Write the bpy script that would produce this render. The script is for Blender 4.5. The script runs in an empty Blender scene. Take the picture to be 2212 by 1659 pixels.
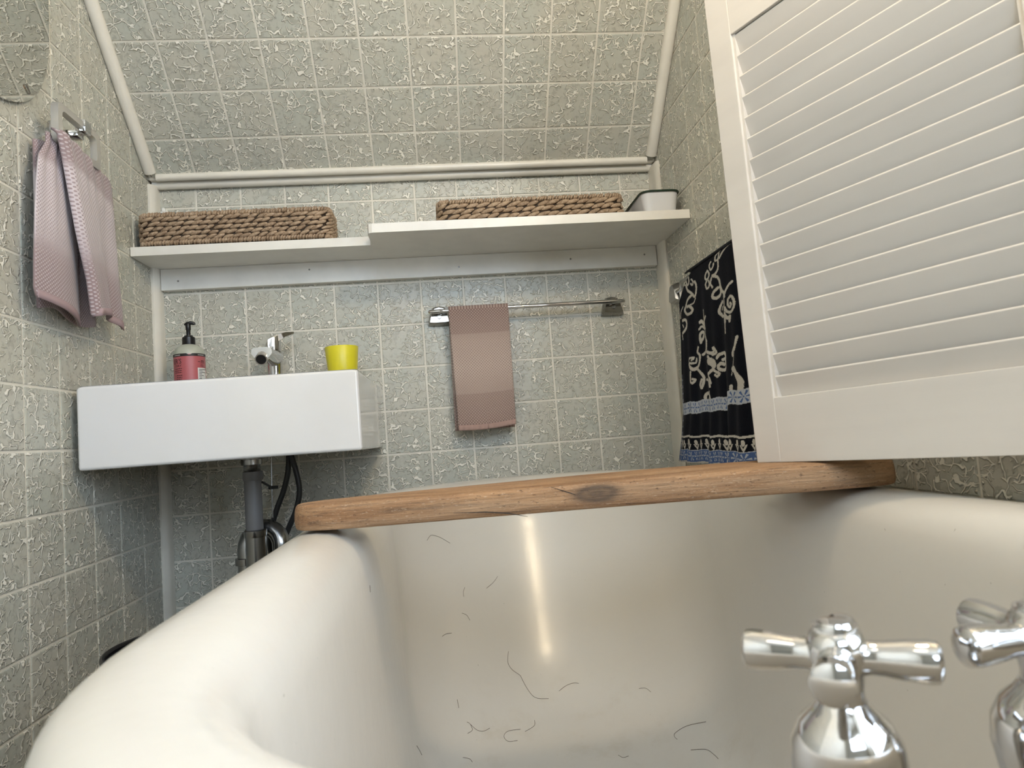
import bpy, bmesh, math, random
import numpy as np
from mathutils import Vector, Matrix

random.seed(7)
sc = bpy.context.scene
COL = sc.collection

# ------------------------------------------------------------------ camera
FPX = 1509.394
CAM = np.array([0.6601, -1.7173, 0.7000])
RM = np.array([[0.99281, 0.06707, -0.09913],
               [-0.09379, -0.07859, -0.99249],
               [-0.07436, 0.99465, -0.07174]])
cd = bpy.data.cameras.new('camera')
cam = bpy.data.objects.new('camera', cd)
COL.objects.link(cam)
cd.sensor_fit = 'HORIZONTAL'
cd.sensor_width = 36.0
cd.lens = FPX / 2212 * 36.0
cd.clip_start = 0.01
M4 = Matrix([list(RM[i]) + [CAM[i]] for i in range(3)] + [[0, 0, 0, 1]])
cam.matrix_world = M4
cd.dof.use_dof = True
cd.dof.focus_distance = 1.45
cd.dof.aperture_fstop = 13.0
sc.camera = cam


def hit(u, v, ax, val):
    """world point where the sight line of photo pixel (u, v) meets the plane axis=val"""
    d = RM @ np.array([(u - 1106) / FPX, -(v - 829.5) / FPX, -1.0])
    s = (val - CAM[ax]) / d[ax]
    return CAM + s * d


# ------------------------------------------------------------------ world, lights, exposure
w = bpy.data.worlds.new('world')
sc.world = w
w.use_nodes = True
w.node_tree.nodes['Background'].inputs[0].default_value = (0.75, 0.85, 1.0, 1)
w.node_tree.nodes['Background'].inputs[1].default_value = 0.6
LAMP_POS = (1.0, -1.25, 1.60)
LAMP_STRENGTH = 112.0
LAMP_COLOR = (1.0, 0.80, 0.54)
REAR_FILL_STRENGTH = 10.0  # glow of the added rear fill pane
SIDE_WINDOW_STRENGTH = 9.5
WINDOW_AND_FILL_COLOR = (0.76, 0.90, 1.08)
CEILING_FILL_STRENGTH = 5.0  # added overhead fill
sc.view_settings.view_transform = 'Standard'
sc.view_settings.look = 'None'
sc.view_settings.gamma = 1.0
sc.view_settings.use_curve_mapping = False
sc.view_settings.exposure = 0.22
sc.cycles.use_denoising = True
sc.cycles.max_bounces = 6
sc.cycles.diffuse_bounces = 3
sc.cycles.glossy_bounces = 3
sc.cycles.transmission_bounces = 5
sc.cycles.caustics_reflective = False
sc.cycles.caustics_refractive = False
sc.cycles.use_adaptive_sampling = True
sc.cycles.adaptive_threshold = 0.10

# ------------------------------------------------------------------ helpers
XR = 1.234            # right wall
T = 0.105             # tile pitch
SLOPE = math.radians(44.317)
TANS, COSS, SINS = math.tan(SLOPE), math.cos(SLOPE), math.sin(SLOPE)
SY0, SZ0 = -0.0983, 1.4296
Z_EAVE = SZ0 + SY0 * TANS     # slope meets back wall


class MB:
    def __init__(self):
        self.v, self.f = [], []

    def add(self, vs, fs):
        o = len(self.v)
        self.v += [tuple(map(float, p)) for p in vs]
        self.f += [tuple(i + o for i in f) for f in fs]
        return self

    def box(self, x0, x1, y0, y1, z0, z1):
        vs = [(x, y, z) for z in (z0, z1) for y in (y0, y1) for x in (x0, x1)]
        return self.add(vs, [(0, 2, 3, 1), (4, 5, 7, 6), (0, 1, 5, 4), (2, 6, 7, 3), (0, 4, 6, 2), (1, 3, 7, 5)])

    def prism(self, poly, axis, a, b):
        """extrude a 2D polygon (given in the two other axes, cyclic order) from a to b along axis"""
        def p3(p, t):
            if axis == 2: return (p[0], p[1], t)
            if axis == 1: return (p[0], t, p[1])
            return (t, p[0], p[1])
        n = len(poly)
        vs = [p3(p, a) for p in poly] + [p3(p, b) for p in poly]
        fs = [tuple(range(n))[::-1], tuple(range(n, 2 * n))]
        fs += [(i, (i + 1) % n, n + (i + 1) % n, n + i) for i in range(n)]
        return self.add(vs, fs)

    def rings(self, rings, closed=True, cap0=True, cap1=True):
        n = len(rings[0])
        vs = [p for r in rings for p in r]
        fs = []
        for k in range(len(rings) - 1):
            for i in range(n if closed else n - 1):
                j = (i + 1) % n
                fs.append((k * n + i, k * n + j, (k + 1) * n + j, (k + 1) * n + i))
        if closed and cap0: fs.append(tuple(range(n))[::-1])
        if closed and cap1: fs.append(tuple((len(rings) - 1) * n + i for i in range(n)))
        return self.add(vs, fs)

    def tube(self, path, r, seg=12, caps=True, squash=None):
        path = [Vector(p) for p in path]
        rs = r if isinstance(r, (list, tuple)) else [r] * len(path)
        t0 = (path[1] - path[0]).normalized()
        up = Vector((0, 0, 1)) if abs(t0.z) < 0.9 else Vector((0, 1, 0))
        nrm = (up - t0 * up.dot(t0)).normalized()
        rings = []
        for i, p in enumerate(path):
            if i == 0: t = path[1] - path[0]
            elif i == len(path) - 1: t = path[-1] - path[-2]
            else: t = (path[i + 1] - path[i]).normalized() + (path[i] - path[i - 1]).normalized()
            t.normalize()
            nrm = (nrm - t * nrm.dot(t))
            if nrm.length < 1e-6: nrm = t.orthogonal()
            nrm.normalize()
            bi = t.cross(nrm)
            s = squash or (1, 1)
            rings.append([p + (nrm * math.cos(a) * s[0] + bi * math.sin(a) * s[1]) * rs[i]
                          for a in (2 * math.pi * k / seg for k in range(seg))])
        return self.rings(rings, True, caps, caps)

    def lathe(self, prof, cx, cy, seg=32, cap0=True, cap1=True):
        rings = [[(cx + r * math.cos(a), cy + r * math.sin(a), z) for a in (2 * math.pi * k / seg for k in range(seg))]
                 for r, z in prof]
        return self.rings(rings, True, cap0, cap1)

    def grid(self, fn, nu, nv):
        vs = [fn(i / nu, j / nv) for j in range(nv + 1) for i in range(nu + 1)]
        fs = [(j * (nu + 1) + i, j * (nu + 1) + i + 1, (j + 1) * (nu + 1) + i + 1, (j + 1) * (nu + 1) + i)
              for j in range(nv) for i in range(nu)]
        return self.add(vs, fs)

    def ellipsoid(self, c, ax, ay, az, R=None, nu=8, nv=6):
        rings = []
        for j in range(1, nv):
            t = math.pi * j / nv
            ring = []
            for i in range(nu):
                a = 2 * math.pi * i / nu
                p = Vector((ax * math.sin(t) * math.cos(a), ay * math.sin(t) * math.sin(a), -az * math.cos(t)))
                if R is not None: p = R @ p
                ring.append(Vector(c) + p)
            rings.append(ring)
        return self.rings(rings)


def smooth_path(P, n=8):
    P = [Vector(p) for p in P]
    out = []
    for i in range(len(P) - 1):
        p0, p1, p2, p3 = P[max(i - 1, 0)], P[i], P[i + 1], P[min(i + 2, len(P) - 1)]
        for k in range(n):
            t = k / n
            out.append(0.5 * ((2 * p1) + (p2 - p0) * t + (2 * p0 - 5 * p1 + 4 * p2 - p3) * t * t + (3 * p1 - p0 - 3 * p2 + p3) * t ** 3))
    out.append(P[-1])
    return out


def round_box(x0, x1, y0, y1, z0, z1, r, seg=3):
    bm = bmesh.new()
    bmesh.ops.create_cube(bm, size=1.0)
    for v in bm.verts:
        v.co = ((x0 + x1) / 2 + v.co.x * (x1 - x0), (y0 + y1) / 2 + v.co.y * (y1 - y0), (z0 + z1) / 2 + v.co.z * (z1 - z0))
    bmesh.ops.bevel(bm, geom=list(bm.edges) + list(bm.verts), offset=r, segments=seg, profile=0.5, affect='EDGES')
    mb = MB()
    bm.verts.index_update()
    mb.add([v.co[:] for v in bm.verts], [[v.index for v in f.verts] for f in bm.faces])
    bm.free()
    return mb


def mesh_of(mb, name, mat, smooth=True, angle=40, base=(0, 0, 0)):
    me = bpy.data.meshes.new(name)
    vs = [(x - base[0], y - base[1], z - base[2]) for x, y, z in mb.v] if any(base) else mb.v
    me.from_pydata(vs, [], mb.f)
    bm = bmesh.new()
    bm.from_mesh(me)
    bmesh.ops.recalc_face_normals(bm, faces=bm.faces)
    bm.to_mesh(me)
    bm.free()
    if mat: me.materials.append(mat)
    if smooth:
        me.polygons.foreach_set('use_smooth', [True] * len(me.polygons))
        me.set_sharp_from_angle(angle=math.radians(angle))
    return me


def part(name, mb, mat, parent=None, smooth=True, angle=40, label=None, stuff=False, flat=False):
    base = (0, 0, 0)
    if parent is not None:
        q, base = parent, Vector((0, 0, 0))
        while q is not None:
            base = base + q.location
            q = q.parent
        base = tuple(base)
    me = mesh_of(mb, name, mat, smooth, angle, base)
    o = bpy.data.objects.new(name, me)
    COL.objects.link(o)
    if parent is not None: o.parent = parent
    if label: o['label'] = label
    if stuff: o['kind'] = 'stuff'
    if flat:
        wn = o.modifiers.new('wn', 'WEIGHTED_NORMAL'); wn.keep_sharp = True; wn.weight = 100
    return o


def thing(name, label, cat, loc, group=None):
    o = bpy.data.objects.new(name, None)
    COL.objects.link(o)
    o.empty_display_size = 0.05
    o.location = loc
    o['label'], o['category'] = label, cat
    if group: o['group'] = group
    return o


def single(name, mb, mat, label, cat, base, **kw):
    me = mesh_of(mb, name, mat, kw.get('smooth', True), kw.get('angle', 40), base)
    o = bpy.data.objects.new(name, me)
    o.location = base
    COL.objects.link(o)
    o['label'], o['category'] = label, cat
    return o


def struct(name, mb, mat, smooth=False, angle=40, label=None):
    o = bpy.data.objects.new(name, mesh_of(mb, name, mat, smooth, angle))
    COL.objects.link(o)
    o['kind'] = 'structure'
    if label: o['label'] = label
    return o


# ------------------------------------------------------------------ materials
class Mat:
    def __init__(self, name, color=(0.8, 0.8, 0.8), rough=0.5, metal=0.0, **kw):
        self.m = bpy.data.materials.new(name)
        self.m.use_nodes = True
        self.t = self.m.node_tree
        self.b = self.t.nodes['Principled BSDF']
        self.b.inputs['Base Color'].default_value = (*color, 1)
        self.b.inputs['Roughness'].default_value = rough
        self.b.inputs['Metallic'].default_value = metal
        for k, v in kw.items():
            self.b.inputs[k].default_value = v

    def n(self, typ, **kw):
        nd = self.t.nodes.new(typ)
        for k, v in kw.items():
            if k in nd.inputs: nd.inputs[k].default_value = v
            else: setattr(nd, k, v)
        return nd

    def l(self, a, b):
        self.t.links.new(a, b)

    def math(self, op, a, b=None, c=None):
        nd = self.t.nodes.new('ShaderNodeMath')
        nd.operation = op
        for i, x in enumerate((a, b, c)):
            if x is None: continue
            if isinstance(x, (int, float)): nd.inputs[i].default_value = x
            else: self.l(x, nd.inputs[i])
        return nd.outputs[0]

    def smooth(self, x, a, b):
        nd = self.t.nodes.new('ShaderNodeMapRange')
        nd.interpolation_type = 'SMOOTHSTEP'
        self.l(x, nd.inputs[0])
        nd.inputs[1].default_value, nd.inputs[2].default_value = a, b
        return nd.outputs[0]

    def mix(self, f, a, b):
        nd = self.t.nodes.new('ShaderNodeMix')
        nd.data_type = 'RGBA'
        if isinstance(f, (int, float)): nd.inputs[0].default_value = f
        else: self.l(f, nd.inputs[0])
        for i, x in ((6, a), (7, b)):
            if isinstance(x, tuple): nd.inputs[i].default_value = (*x, 1)
            else: self.l(x, nd.inputs[i])
        return nd.outputs[2]

    def noise(self, vec, scale, detail=2.0, rough=0.5, dist=0.0):
        nd = self.n('ShaderNodeTexNoise', Scale=scale, Detail=detail, Roughness=rough, Distortion=dist)
        if vec is not None: self.l(vec, nd.inputs['Vector'])
        return nd.outputs[0]

    def coord(self, what='Object'):
        return self.n('ShaderNodeTexCoord').outputs[what]

    def scaled(self, vec, s):
        nd = self.n('ShaderNodeMapping')
        nd.inputs['Scale'].default_value = s
        self.l(vec, nd.inputs['Vector'])
        return nd.outputs[0]

    def bump(self, h, strength, dist):
        nd = self.n('ShaderNodeBump', Strength=strength, Distance=dist)
        self.l(h, nd.inputs['Height'])
        self.l(nd.outputs[0], self.b.inputs['Normal'])

    def color(self, sock):
        self.l(sock, self.b.inputs['Base Color'])
        return self


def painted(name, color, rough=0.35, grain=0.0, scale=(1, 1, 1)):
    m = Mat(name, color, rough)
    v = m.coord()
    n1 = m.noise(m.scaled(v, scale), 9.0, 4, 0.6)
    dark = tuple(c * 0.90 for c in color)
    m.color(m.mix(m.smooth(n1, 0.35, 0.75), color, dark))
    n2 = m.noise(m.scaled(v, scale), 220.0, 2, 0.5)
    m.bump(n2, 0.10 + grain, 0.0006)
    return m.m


# embossed ceramic-look tile panel: raised pale worm-like veins on grey green
def tile_material():
    m = Mat('embossed_tile', rough=0.30)
    v = m.coord()
    oi = m.n('ShaderNodeObjectInfo')
    rv = m.n('ShaderNodeCombineXYZ')
    m.l(m.math('MULTIPLY', oi.outputs['Random'], 37.0), rv.inputs[0])
    m.l(m.math('MULTIPLY', oi.outputs['Random'], 91.0), rv.inputs[1])
    m.l(m.math('MULTIPLY', oi.outputs['Random'], 13.0), rv.inputs[2])
    add = m.n('ShaderNodeVectorMath', operation='ADD')
    m.l(v, add.inputs[0]); m.l(rv.outputs[0], add.inputs[1])
    p = add.outputs[0]

    nz = m.n('ShaderNodeTexNoise', Scale=60.0, Detail=1.0)
    m.l(p, nz.inputs['Vector'])
    wob = m.n('ShaderNodeVectorMath', operation='MULTIPLY_ADD')
    m.l(nz.outputs['Color'], wob.inputs[0])
    wob.inputs[1].default_value = (0.026, 0.026, 0.0)
    m.l(p, wob.inputs[2])

    def cracks(scale, rot, stretch, lo, hi):
        mp = m.n('ShaderNodeMapping')
        mp.inputs['Rotation'].default_value = (0, 0, rot)
        mp.inputs['Scale'].default_value = (1.0, stretch, 1.0)
        m.l(wob.outputs[0], mp.inputs['Vector'])
        vo = m.n('ShaderNodeTexVoronoi', voronoi_dimensions='2D', feature='DISTANCE_TO_EDGE', Scale=scale)
        m.l(mp.outputs[0], vo.inputs['Vector'])
        d = vo.outputs['Distance']
        return m.math('SUBTRACT', 1.0, m.smooth(d, lo, hi)), d
    l1, d1 = cracks(46.0, 0.0, 1.0, 0.035, 0.085)
    l2, d2 = cracks(52.0, 0.7, 2.3, 0.045, 0.110)
    mask1 = m.smooth(m.noise(p, 46.0, 1, 0.5), 0.44, 0.50)
    mask2 = m.smooth(m.noise(p, 33.0, 1, 0.5, 0.5), 0.52, 0.58)
    soft = m.noise(p, 85.0, 3, 0.6)
    veins = m.math('MAXIMUM', m.math('MULTIPLY', l1, mask1), m.math('MULTIPLY', l2, mask2))
    hal1 = m.math('MULTIPLY', m.math('SUBTRACT', 1.0, m.smooth(d1, 0.10, 0.19)), mask1)
    hal2 = m.math('MULTIPLY', m.math('SUBTRACT', 1.0, m.smooth(d2, 0.12, 0.22)), mask2)
    halo = m.math('MAXIMUM', hal1, hal2)
    h = m.math('ADD', veins, m.math('MULTIPLY', soft, 0.5))
    base = m.mix(m.smooth(m.noise(p, 9.0, 2, 0.5), 0.3, 0.7), (0.56, 0.54, 0.46), (0.52, 0.53, 0.462))
    base = m.mix(m.math('MULTIPLY', m.smooth(soft, 0.55, 0.62), 0.45), base, (0.31, 0.30, 0.25))
    base = m.mix(m.math('MULTIPLY', halo, 0.50), base, (0.28, 0.27, 0.22))
    m.color(m.mix(veins, base, (0.92, 0.885, 0.78)))
    m.bump(h, 0.9, 0.0024)
    m.l(m.math('ADD', 0.22, m.math('MULTIPLY', soft, 0.2)), m.b.inputs['Roughness'])
    return m.m


TILE = tile_material()
GROUT = painted('grout_cream', (0.80, 0.76, 0.66), 0.5)
CREAM = painted('cream_gloss_paint', (0.86, 0.815, 0.715), 0.28)
WHITEP = painted('white_shelf_paint', (0.84, 0.815, 0.75), 0.35)
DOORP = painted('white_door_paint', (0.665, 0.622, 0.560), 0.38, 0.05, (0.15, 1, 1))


def enamel(name, color, rough=0.10):
    m = Mat(name, color, rough)
    v = m.coord()
    m.color(m.mix(m.smooth(m.noise(v, 3.0, 4, 0.6), 0.45, 0.85), color, tuple(c * k for c, k in zip(color, (0.96, 0.94, 0.89)))))
    m.b.inputs['Coat Weight'].default_value = 0.5
    m.b.inputs['Coat Roughness'].default_value = 0.06
    m.bump(m.noise(v, 18.0, 2, 0.5), 0.05, 0.004)
    return m.m


def tub_material():
    m = Mat('bath_enamel', (0.65, 0.62, 0.56), 0.25)
    v = m.coord()
    col = (0.65, 0.62, 0.56)
    sep = m.n('ShaderNodeSeparateXYZ'); m.l(v, sep.inputs[0])
    low = m.math('SUBTRACT', 1.0, m.smooth(sep.outputs[2], 0.17, 0.30))
    stain = m.math('MULTIPLY', low, m.smooth(m.noise(v, 14.0, 6, 0.7), 0.48, 0.75))
    c = m.mix(m.math('MULTIPLY', stain, 0.3), col, (0.50, 0.43, 0.32))
    speck = m.smooth(m.noise(v, 160.0, 2, 0.5), 0.76, 0.80)
    c = m.mix(m.math('MULTIPLY', speck, 0.5), c, (0.28, 0.25, 0.2))
    m.color(c)
    m.bump(m.noise(v, 26.0, 3, 0.6), 0.10, 0.004)
    m.b.inputs['Coat Weight'].default_value = 0.12
    m.b.inputs['Coat Roughness'].default_value = 0.16
    return m.m


TUB = tub_material()
CERAMIC = enamel('white_ceramic', (0.77, 0.765, 0.765), 0.12)
CHROME = Mat('chrome', (0.62, 0.62, 0.625), 0.06, 1.0).m
DARKREFL = Mat('dark_reflection_chrome', (0.30, 0.29, 0.27), 0.12, 1.0).m  # chrome darkened in colour to stand for dark reflections
DULLCHROME = Mat('aged_chrome', (0.36, 0.36, 0.36), 0.22, 1.0).m
BLACKP = Mat('black_plastic', (0.006, 0.006, 0.007), 0.35).m
DARKR = Mat('dark_rubber', (0.03, 0.03, 0.03), 0.6).m
GREYP = painted('grey_pvc', (0.17, 0.165, 0.165), 0.45)
YELLOW = painted('yellow_plastic', (0.76, 0.68, 0.03), 0.35)
BRASSS = Mat('brass_nut', (0.75, 0.62, 0.42), 0.25, 1.0).m
MIRROR = Mat('mirror_glass', (0.80, 0.79, 0.74), 0.02, 1.0).m
ACRYL = Mat('clear_acrylic', (0.80, 0.77, 0.70), 0.22, 0.0, **{'Transmission Weight': 0.55, 'IOR': 1.30}).m
PINK = painted('pink_label', (0.46, 0.115, 0.125), 0.4)
BOTTLE = Mat('frosted_plastic', (0.60, 0.62, 0.52), 0.3, 0.0, **{'Transmission Weight': 0.25}).m
INK = Mat('black_ink', (0.012, 0.010, 0.010), 0.5).m
PAPER = Mat('white_print', (0.75, 0.74, 0.70), 0.5).m
GREENE = Mat('dark_green_enamel', (0.012, 0.03, 0.017), 0.2).m
WHITEE = enamel('white_enamel', (0.72, 0.73, 0.75), 0.15)


def wood_material():
    m = Mat('weathered_wood', rough=0.7)
    v = m.coord()
    s = m.scaled(v, (1.2, 9.0, 16.0))
    n1 = m.noise(s, 3.0, 6, 0.65, 1.2)
    n2 = m.noise(m.scaled(v, (4.0, 70.0, 120.0)), 3.0, 5, 0.75, 0.4)
    c = m.mix(m.smooth(n1, 0.30, 0.70), (0.44, 0.255, 0.128), (0.25, 0.125, 0.055))
    c = m.mix(m.math('MULTIPLY', m.smooth(n2, 0.50, 0.66), 0.75), c, (0.105, 0.058, 0.030))
    c = m.mix(m.math('MULTIPLY', m.smooth(m.noise(s, 1.6, 3, 0.5), 0.5, 0.75), 0.6), c, (0.50, 0.345, 0.215))
    pits = m.smooth(m.noise(m.scaled(v, (1.0, 2.2, 3.0)), 130.0, 3, 0.7), 0.60, 0.68)
    c = m.mix(m.math('MULTIPLY', pits, 0.75), c, (0.09, 0.045, 0.022))
    pale = m.smooth(m.noise(m.scaled(v, (1.0, 2.5, 4.0)), 210.0, 2, 0.6), 0.60, 0.70)
    c = m.mix(m.math('MULTIPLY', pale, 0.6), c, (0.58, 0.43, 0.30))
    # dark knot on the front edge
    sep = m.n('ShaderNodeSeparateXYZ'); m.l(v, sep.inputs[0])
    dx = m.math('DIVIDE', m.math('SUBTRACT', sep.outputs[0], 0.350), 0.034)
    dz = m.math('DIVIDE', m.math('SUBTRACT', sep.outputs[2], 0.020), 0.014)
    d = m.math('SQRT', m.math('ADD', m.math('MULTIPLY', dx, dx), m.math('MULTIPLY', dz, dz)))
    wob = m.math('ADD', d, m.math('MULTIPLY', m.math('SUBTRACT', n1, 0.5), 0.9))
    rings = m.math('ADD', 0.5, m.math('MULTIPLY', m.math('SINE', m.math('MULTIPLY', wob, 14.0)), 0.5))
    kn = m.math('MULTIPLY', m.math('SUBTRACT', 1.0, m.smooth(wob, 0.55, 1.15)), m.math('ADD', 0.72, m.math('MULTIPLY', rings, 0.15)))
    c = m.mix(kn, c, (0.085, 0.058, 0.040))
    m.color(c)
    m.bump(m.math('ADD', m.math('MULTIPLY', n2, 0.8), n1), 0.8, 0.004)
    return m.m


WOOD = wood_material()


def straw_material():
    m = Mat('sea_grass', rough=0.6)
    v = m.coord()
    n = m.noise(v, 60.0, 4, 0.65)
    c = m.mix(m.smooth(n, 0.3, 0.7), (0.47, 0.34, 0.225), (0.25, 0.165, 0.10))
    c = m.mix(m.smooth(m.noise(v, 300.0, 2, 0.5), 0.55, 0.75), c, (0.58, 0.46, 0.34))
    m.color(c)
    m.bump(m.noise(v, 500.0, 2, 0.5), 0.5, 0.001)
    return m.m


STRAW = straw_material()
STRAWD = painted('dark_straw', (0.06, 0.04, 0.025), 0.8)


def weave_material(name, stops, pitch, light, dark):
    """woven cotton: colour bands up the cloth, tiny dots of the other yarn; axes = (across, up) component index, stops = (z, dark?)"""
    m = Mat(name, rough=0.85)
    uv = m.n('ShaderNodeUVMap').outputs[0]
    sep = m.n('ShaderNodeSeparateXYZ'); m.l(uv, sep.inputs[0])
    a, z = sep.outputs[0], sep.outputs[1]
    nz = m.math('ADD', z, m.math('MULTIPLY', m.math('SUBTRACT', m.noise(uv, 30.0, 2, 0.5), 0.5), 0.004))
    cr = m.n('ShaderNodeValToRGB')
    cr.color_ramp.interpolation = 'LINEAR'
    els = cr.color_ramp.elements
    for i, (pos, val) in enumerate(stops):
        e = els[i] if i < 2 else els.new(pos)
        e.position = pos
        e.color = (val, val, val, 1)
    m.l(nz, cr.inputs[0])
    k = cr.outputs[0]
    sx = m.math('SINE', m.math('MULTIPLY', a, 2 * math.pi / pitch))
    sz = m.math('SINE', m.math('MULTIPLY', z, 2 * math.pi * 0.285 / pitch))
    dots = m.smooth(m.math('MULTIPLY', sx, sz), 0.05, 0.5)
    base = m.mix(k, light, dark)
    other = m.mix(k, dark, light)
    m.color(m.mix(m.math('MULTIPLY', dots, 0.72), base, other))
    m.bump(m.math('ADD', dots, m.math('MULTIPLY', m.noise(uv, 600.0, 2, 0.5), 0.5)), 0.6, 0.0012)
    m.b.inputs['Sheen Weight'].default_value = 0.3
    return m.m


def vcol_material(name, rough=0.95):
    m = Mat(name, rough=rough)
    at = m.n('ShaderNodeAttribute', attribute_name='print')
    v = m.coord()
    c = m.mix(m.math('MULTIPLY', m.smooth(m.noise(v, 700.0, 2, 0.6), 0.35, 0.7), 0.25), at.outputs['Color'], (0.0, 0.0, 0.0))
    m.color(c)
    m.bump(m.noise(v, 450.0, 2, 0.5), 0.8, 0.0015)
    m.b.inputs['Sheen Weight'].default_value = 0.02
    m.b.inputs['Specular IOR Level'].default_value = 0.15
    return m.m


def emitter(name, color, strength):
    m = bpy.data.materials.new(name)
    m.use_nodes = True
    t = m.node_tree
    t.nodes.clear()
    e = t.nodes.new('ShaderNodeEmission')
    e.inputs[0].default_value = (*color, 1)
    e.inputs[1].default_value = strength
    o = t.nodes.new('ShaderNodeOutputMaterial')
    t.links.new(e.outputs[0], o.inputs[0])
    return m


# ------------------------------------------------------------------ room shell
YR, ZC = -2.75, 2.35          # rear wall, flat ceiling
Y_TOP = SY0 - (ZC - SZ0) / TANS
side_poly = [(0, 0), (0, 1.40), (-0.0676, 1.40), (Y_TOP, ZC), (YR, ZC), (YR, 0)]
GT = 0.0016                   # tiles stand proud of the grout by this


def floor_material():
    m = Mat('floor_vinyl', (0.35, 0.30, 0.25), 0.5)
    v = m.coord()
    m.color(m.mix(m.smooth(m.noise(v, 14.0, 4, 0.6), 0.3, 0.7), (0.36, 0.31, 0.26), (0.28, 0.24, 0.20)))
    return m.m


struct('floor', MB().box(-0.05, XR + 0.05, YR - 0.05, 0.05, -0.04, 0.0), floor_material())
wall_back = struct('wall_back', MB().box(-0.03, XR + 0.03, GT, 0.04, 0, 1.40), GROUT)
wall_left = struct('wall_left', MB().prism(side_poly, 0, -0.04, -GT), GROUT)
WY0, WY1, WZ0, WZ1 = -2.15, -1.34, 0.70, 1.50      # window in the right wall, behind the camera
wr = MB()
za = lambda y: min(ZC, Z_EAVE - y * TANS)
for poly in ([(0, 0), (0, 1.40), (-0.0676, 1.40), (Y_TOP, ZC), (WY1, ZC), (WY1, 0)], [(WY0, 0), (WY0, ZC), (YR, ZC), (YR, 0)],
             [(WY1, 0), (WY1, WZ0), (WY0, WZ0), (WY0, 0)], [(WY1, WZ1), (WY1, ZC), (WY0, ZC), (WY0, WZ1)]):
    wr.prism(poly, 0, XR + GT, XR + 0.06)
wall_right = struct('wall_right', wr, GROUT)
WALLP = painted('pale_green_wall', (0.30, 0.30, 0.27), 0.6)
# sloping ceiling slab
eps = GT
sl = [(-0.030, Z_EAVE + 0.030 * TANS), (Y_TOP - 0.02, ZC + 0.02 * TANS)]
nx, nz = SINS, COSS
slab = [(sl[0][0] + nx * eps, sl[0][1] + nz * eps), (sl[1][0] + nx * eps, sl[1][1] + nz * eps),
        (sl[1][0] + nx * 0.04, sl[1][1] + nz * 0.04), (sl[0][0] + nx * 0.04, sl[0][1] + nz * 0.04)]
ceiling_slope = struct('ceiling_sloping', MB().prism(slab, 0, -0.03, XR + 0.03), GROUT)
struct('ceiling', MB().box(-0.04, XR + 0.04, YR - 0.04, Y_TOP + 0.02, ZC, ZC + 0.04), painted('ceiling_paint', (0.66, 0.64, 0.58), 0.6))
RX0, RX1, RZ0_, RZ1_ = 0.36, 1.18, 1.32, 2.15       # opening for an added fill pane in the rear wall, behind the camera
rw = MB()
rw.box(-0.04, RX0, YR - 0.06, YR, 0, ZC).box(RX1, XR + 0.04, YR - 0.06, YR, 0, ZC)
rw.box(RX0, RX1, YR - 0.06, YR, 0, RZ0_).box(RX0, RX1, YR - 0.06, YR, RZ1_, ZC)
struct('wall_rear', rw, WALLP)
wm = (WY0 + WY1) / 2
for nm, org, a0, a1, z0, z1, st in (('window_1', (XR, wm, WZ0), WY0, WY1, WZ0, WZ1, SIDE_WINDOW_STRENGTH), ('added_fill_window', ((RX0 + RX1) / 2, YR, RZ0_), RX0, RX1, RZ0_, RZ1_, REAR_FILL_STRENGTH)):  # the rear one is added, its pane glows as frontal fill
    win = bpy.data.objects.new(nm, None); COL.objects.link(win)
    win.location = org; win['kind'] = 'structure'
    side = nm == 'window_1'
    put = (lambda mb, p, q, c, d, e, f: mb.box(XR + p, XR + q, c, d, e, f)) if side else (lambda mb, p, q, c, d, e, f: mb.box(c, d, YR - q, YR - p, e, f))
    fr = MB()
    zm = (z0 + z1) / 2
    for q in ((a0, a0 + 0.04, z0, z1), (a1 - 0.04, a1, z0, z1), (a0, a1, z0, z0 + 0.04), (a0, a1, z1 - 0.04, z1), (a0, a1, zm - 0.02, zm + 0.02)):
        put(fr, -0.01, 0.05, *q)
    part('window_frame', fr, WHITEP, win, smooth=False)
    part('pane', put(MB(), 0.028, 0.033, a0 + 0.03, a1 - 0.03, z0 + 0.03, z1 - 0.03), emitter('daylight_and_fill_pane', WINDOW_AND_FILL_COLOR, st), win, smooth=False)

# ------------------------------------------------------------------ tiles, each its own piece
HALF = (T - 0.0046) / 2


def clip_poly(poly, a, b, c):
    """keep the side a*x + b*y <= c"""
    out = []
    for i in range(len(poly)):
        p, q = poly[i], poly[(i + 1) % len(poly)]
        dp, dq = a * p[0] + b * p[1] - c, a * q[0] + b * q[1] - c
        if dp <= 0: out.append(p)
        if dp * dq < 0:
            t = dp / (dp - dq)
            out.append((p[0] + t * (q[0] - p[0]), p[1] + t * (q[1] - p[1])))
    return out


def tile_mesh(poly, name='tile'):
    n = len(poly)
    cx, cy = sum(p[0] for p in poly) / n, sum(p[1] for p in poly) / n
    r = max(max(abs(p[0] - cx), abs(p[1] - cy)) for p in poly)
    k = max(0.0, 1 - 0.0016 / r)
    top = [(cx + (p[0] - cx) * k, cy + (p[1] - cy) * k, 0.0) for p in poly]
    mid = [(p[0], p[1], -0.0006) for p in poly]
    low = [(p[0], p[1], -GT - 0.0004) for p in poly]
    mb = MB().rings([low, mid, top], True, True, True)
    return mesh_of(mb, name, TILE, False)


SQ = [(-HALF, -HALF), (HALF, -HALF), (HALF, HALF), (-HALF, HALF)]
FULL = tile_mesh(SQ)


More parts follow.
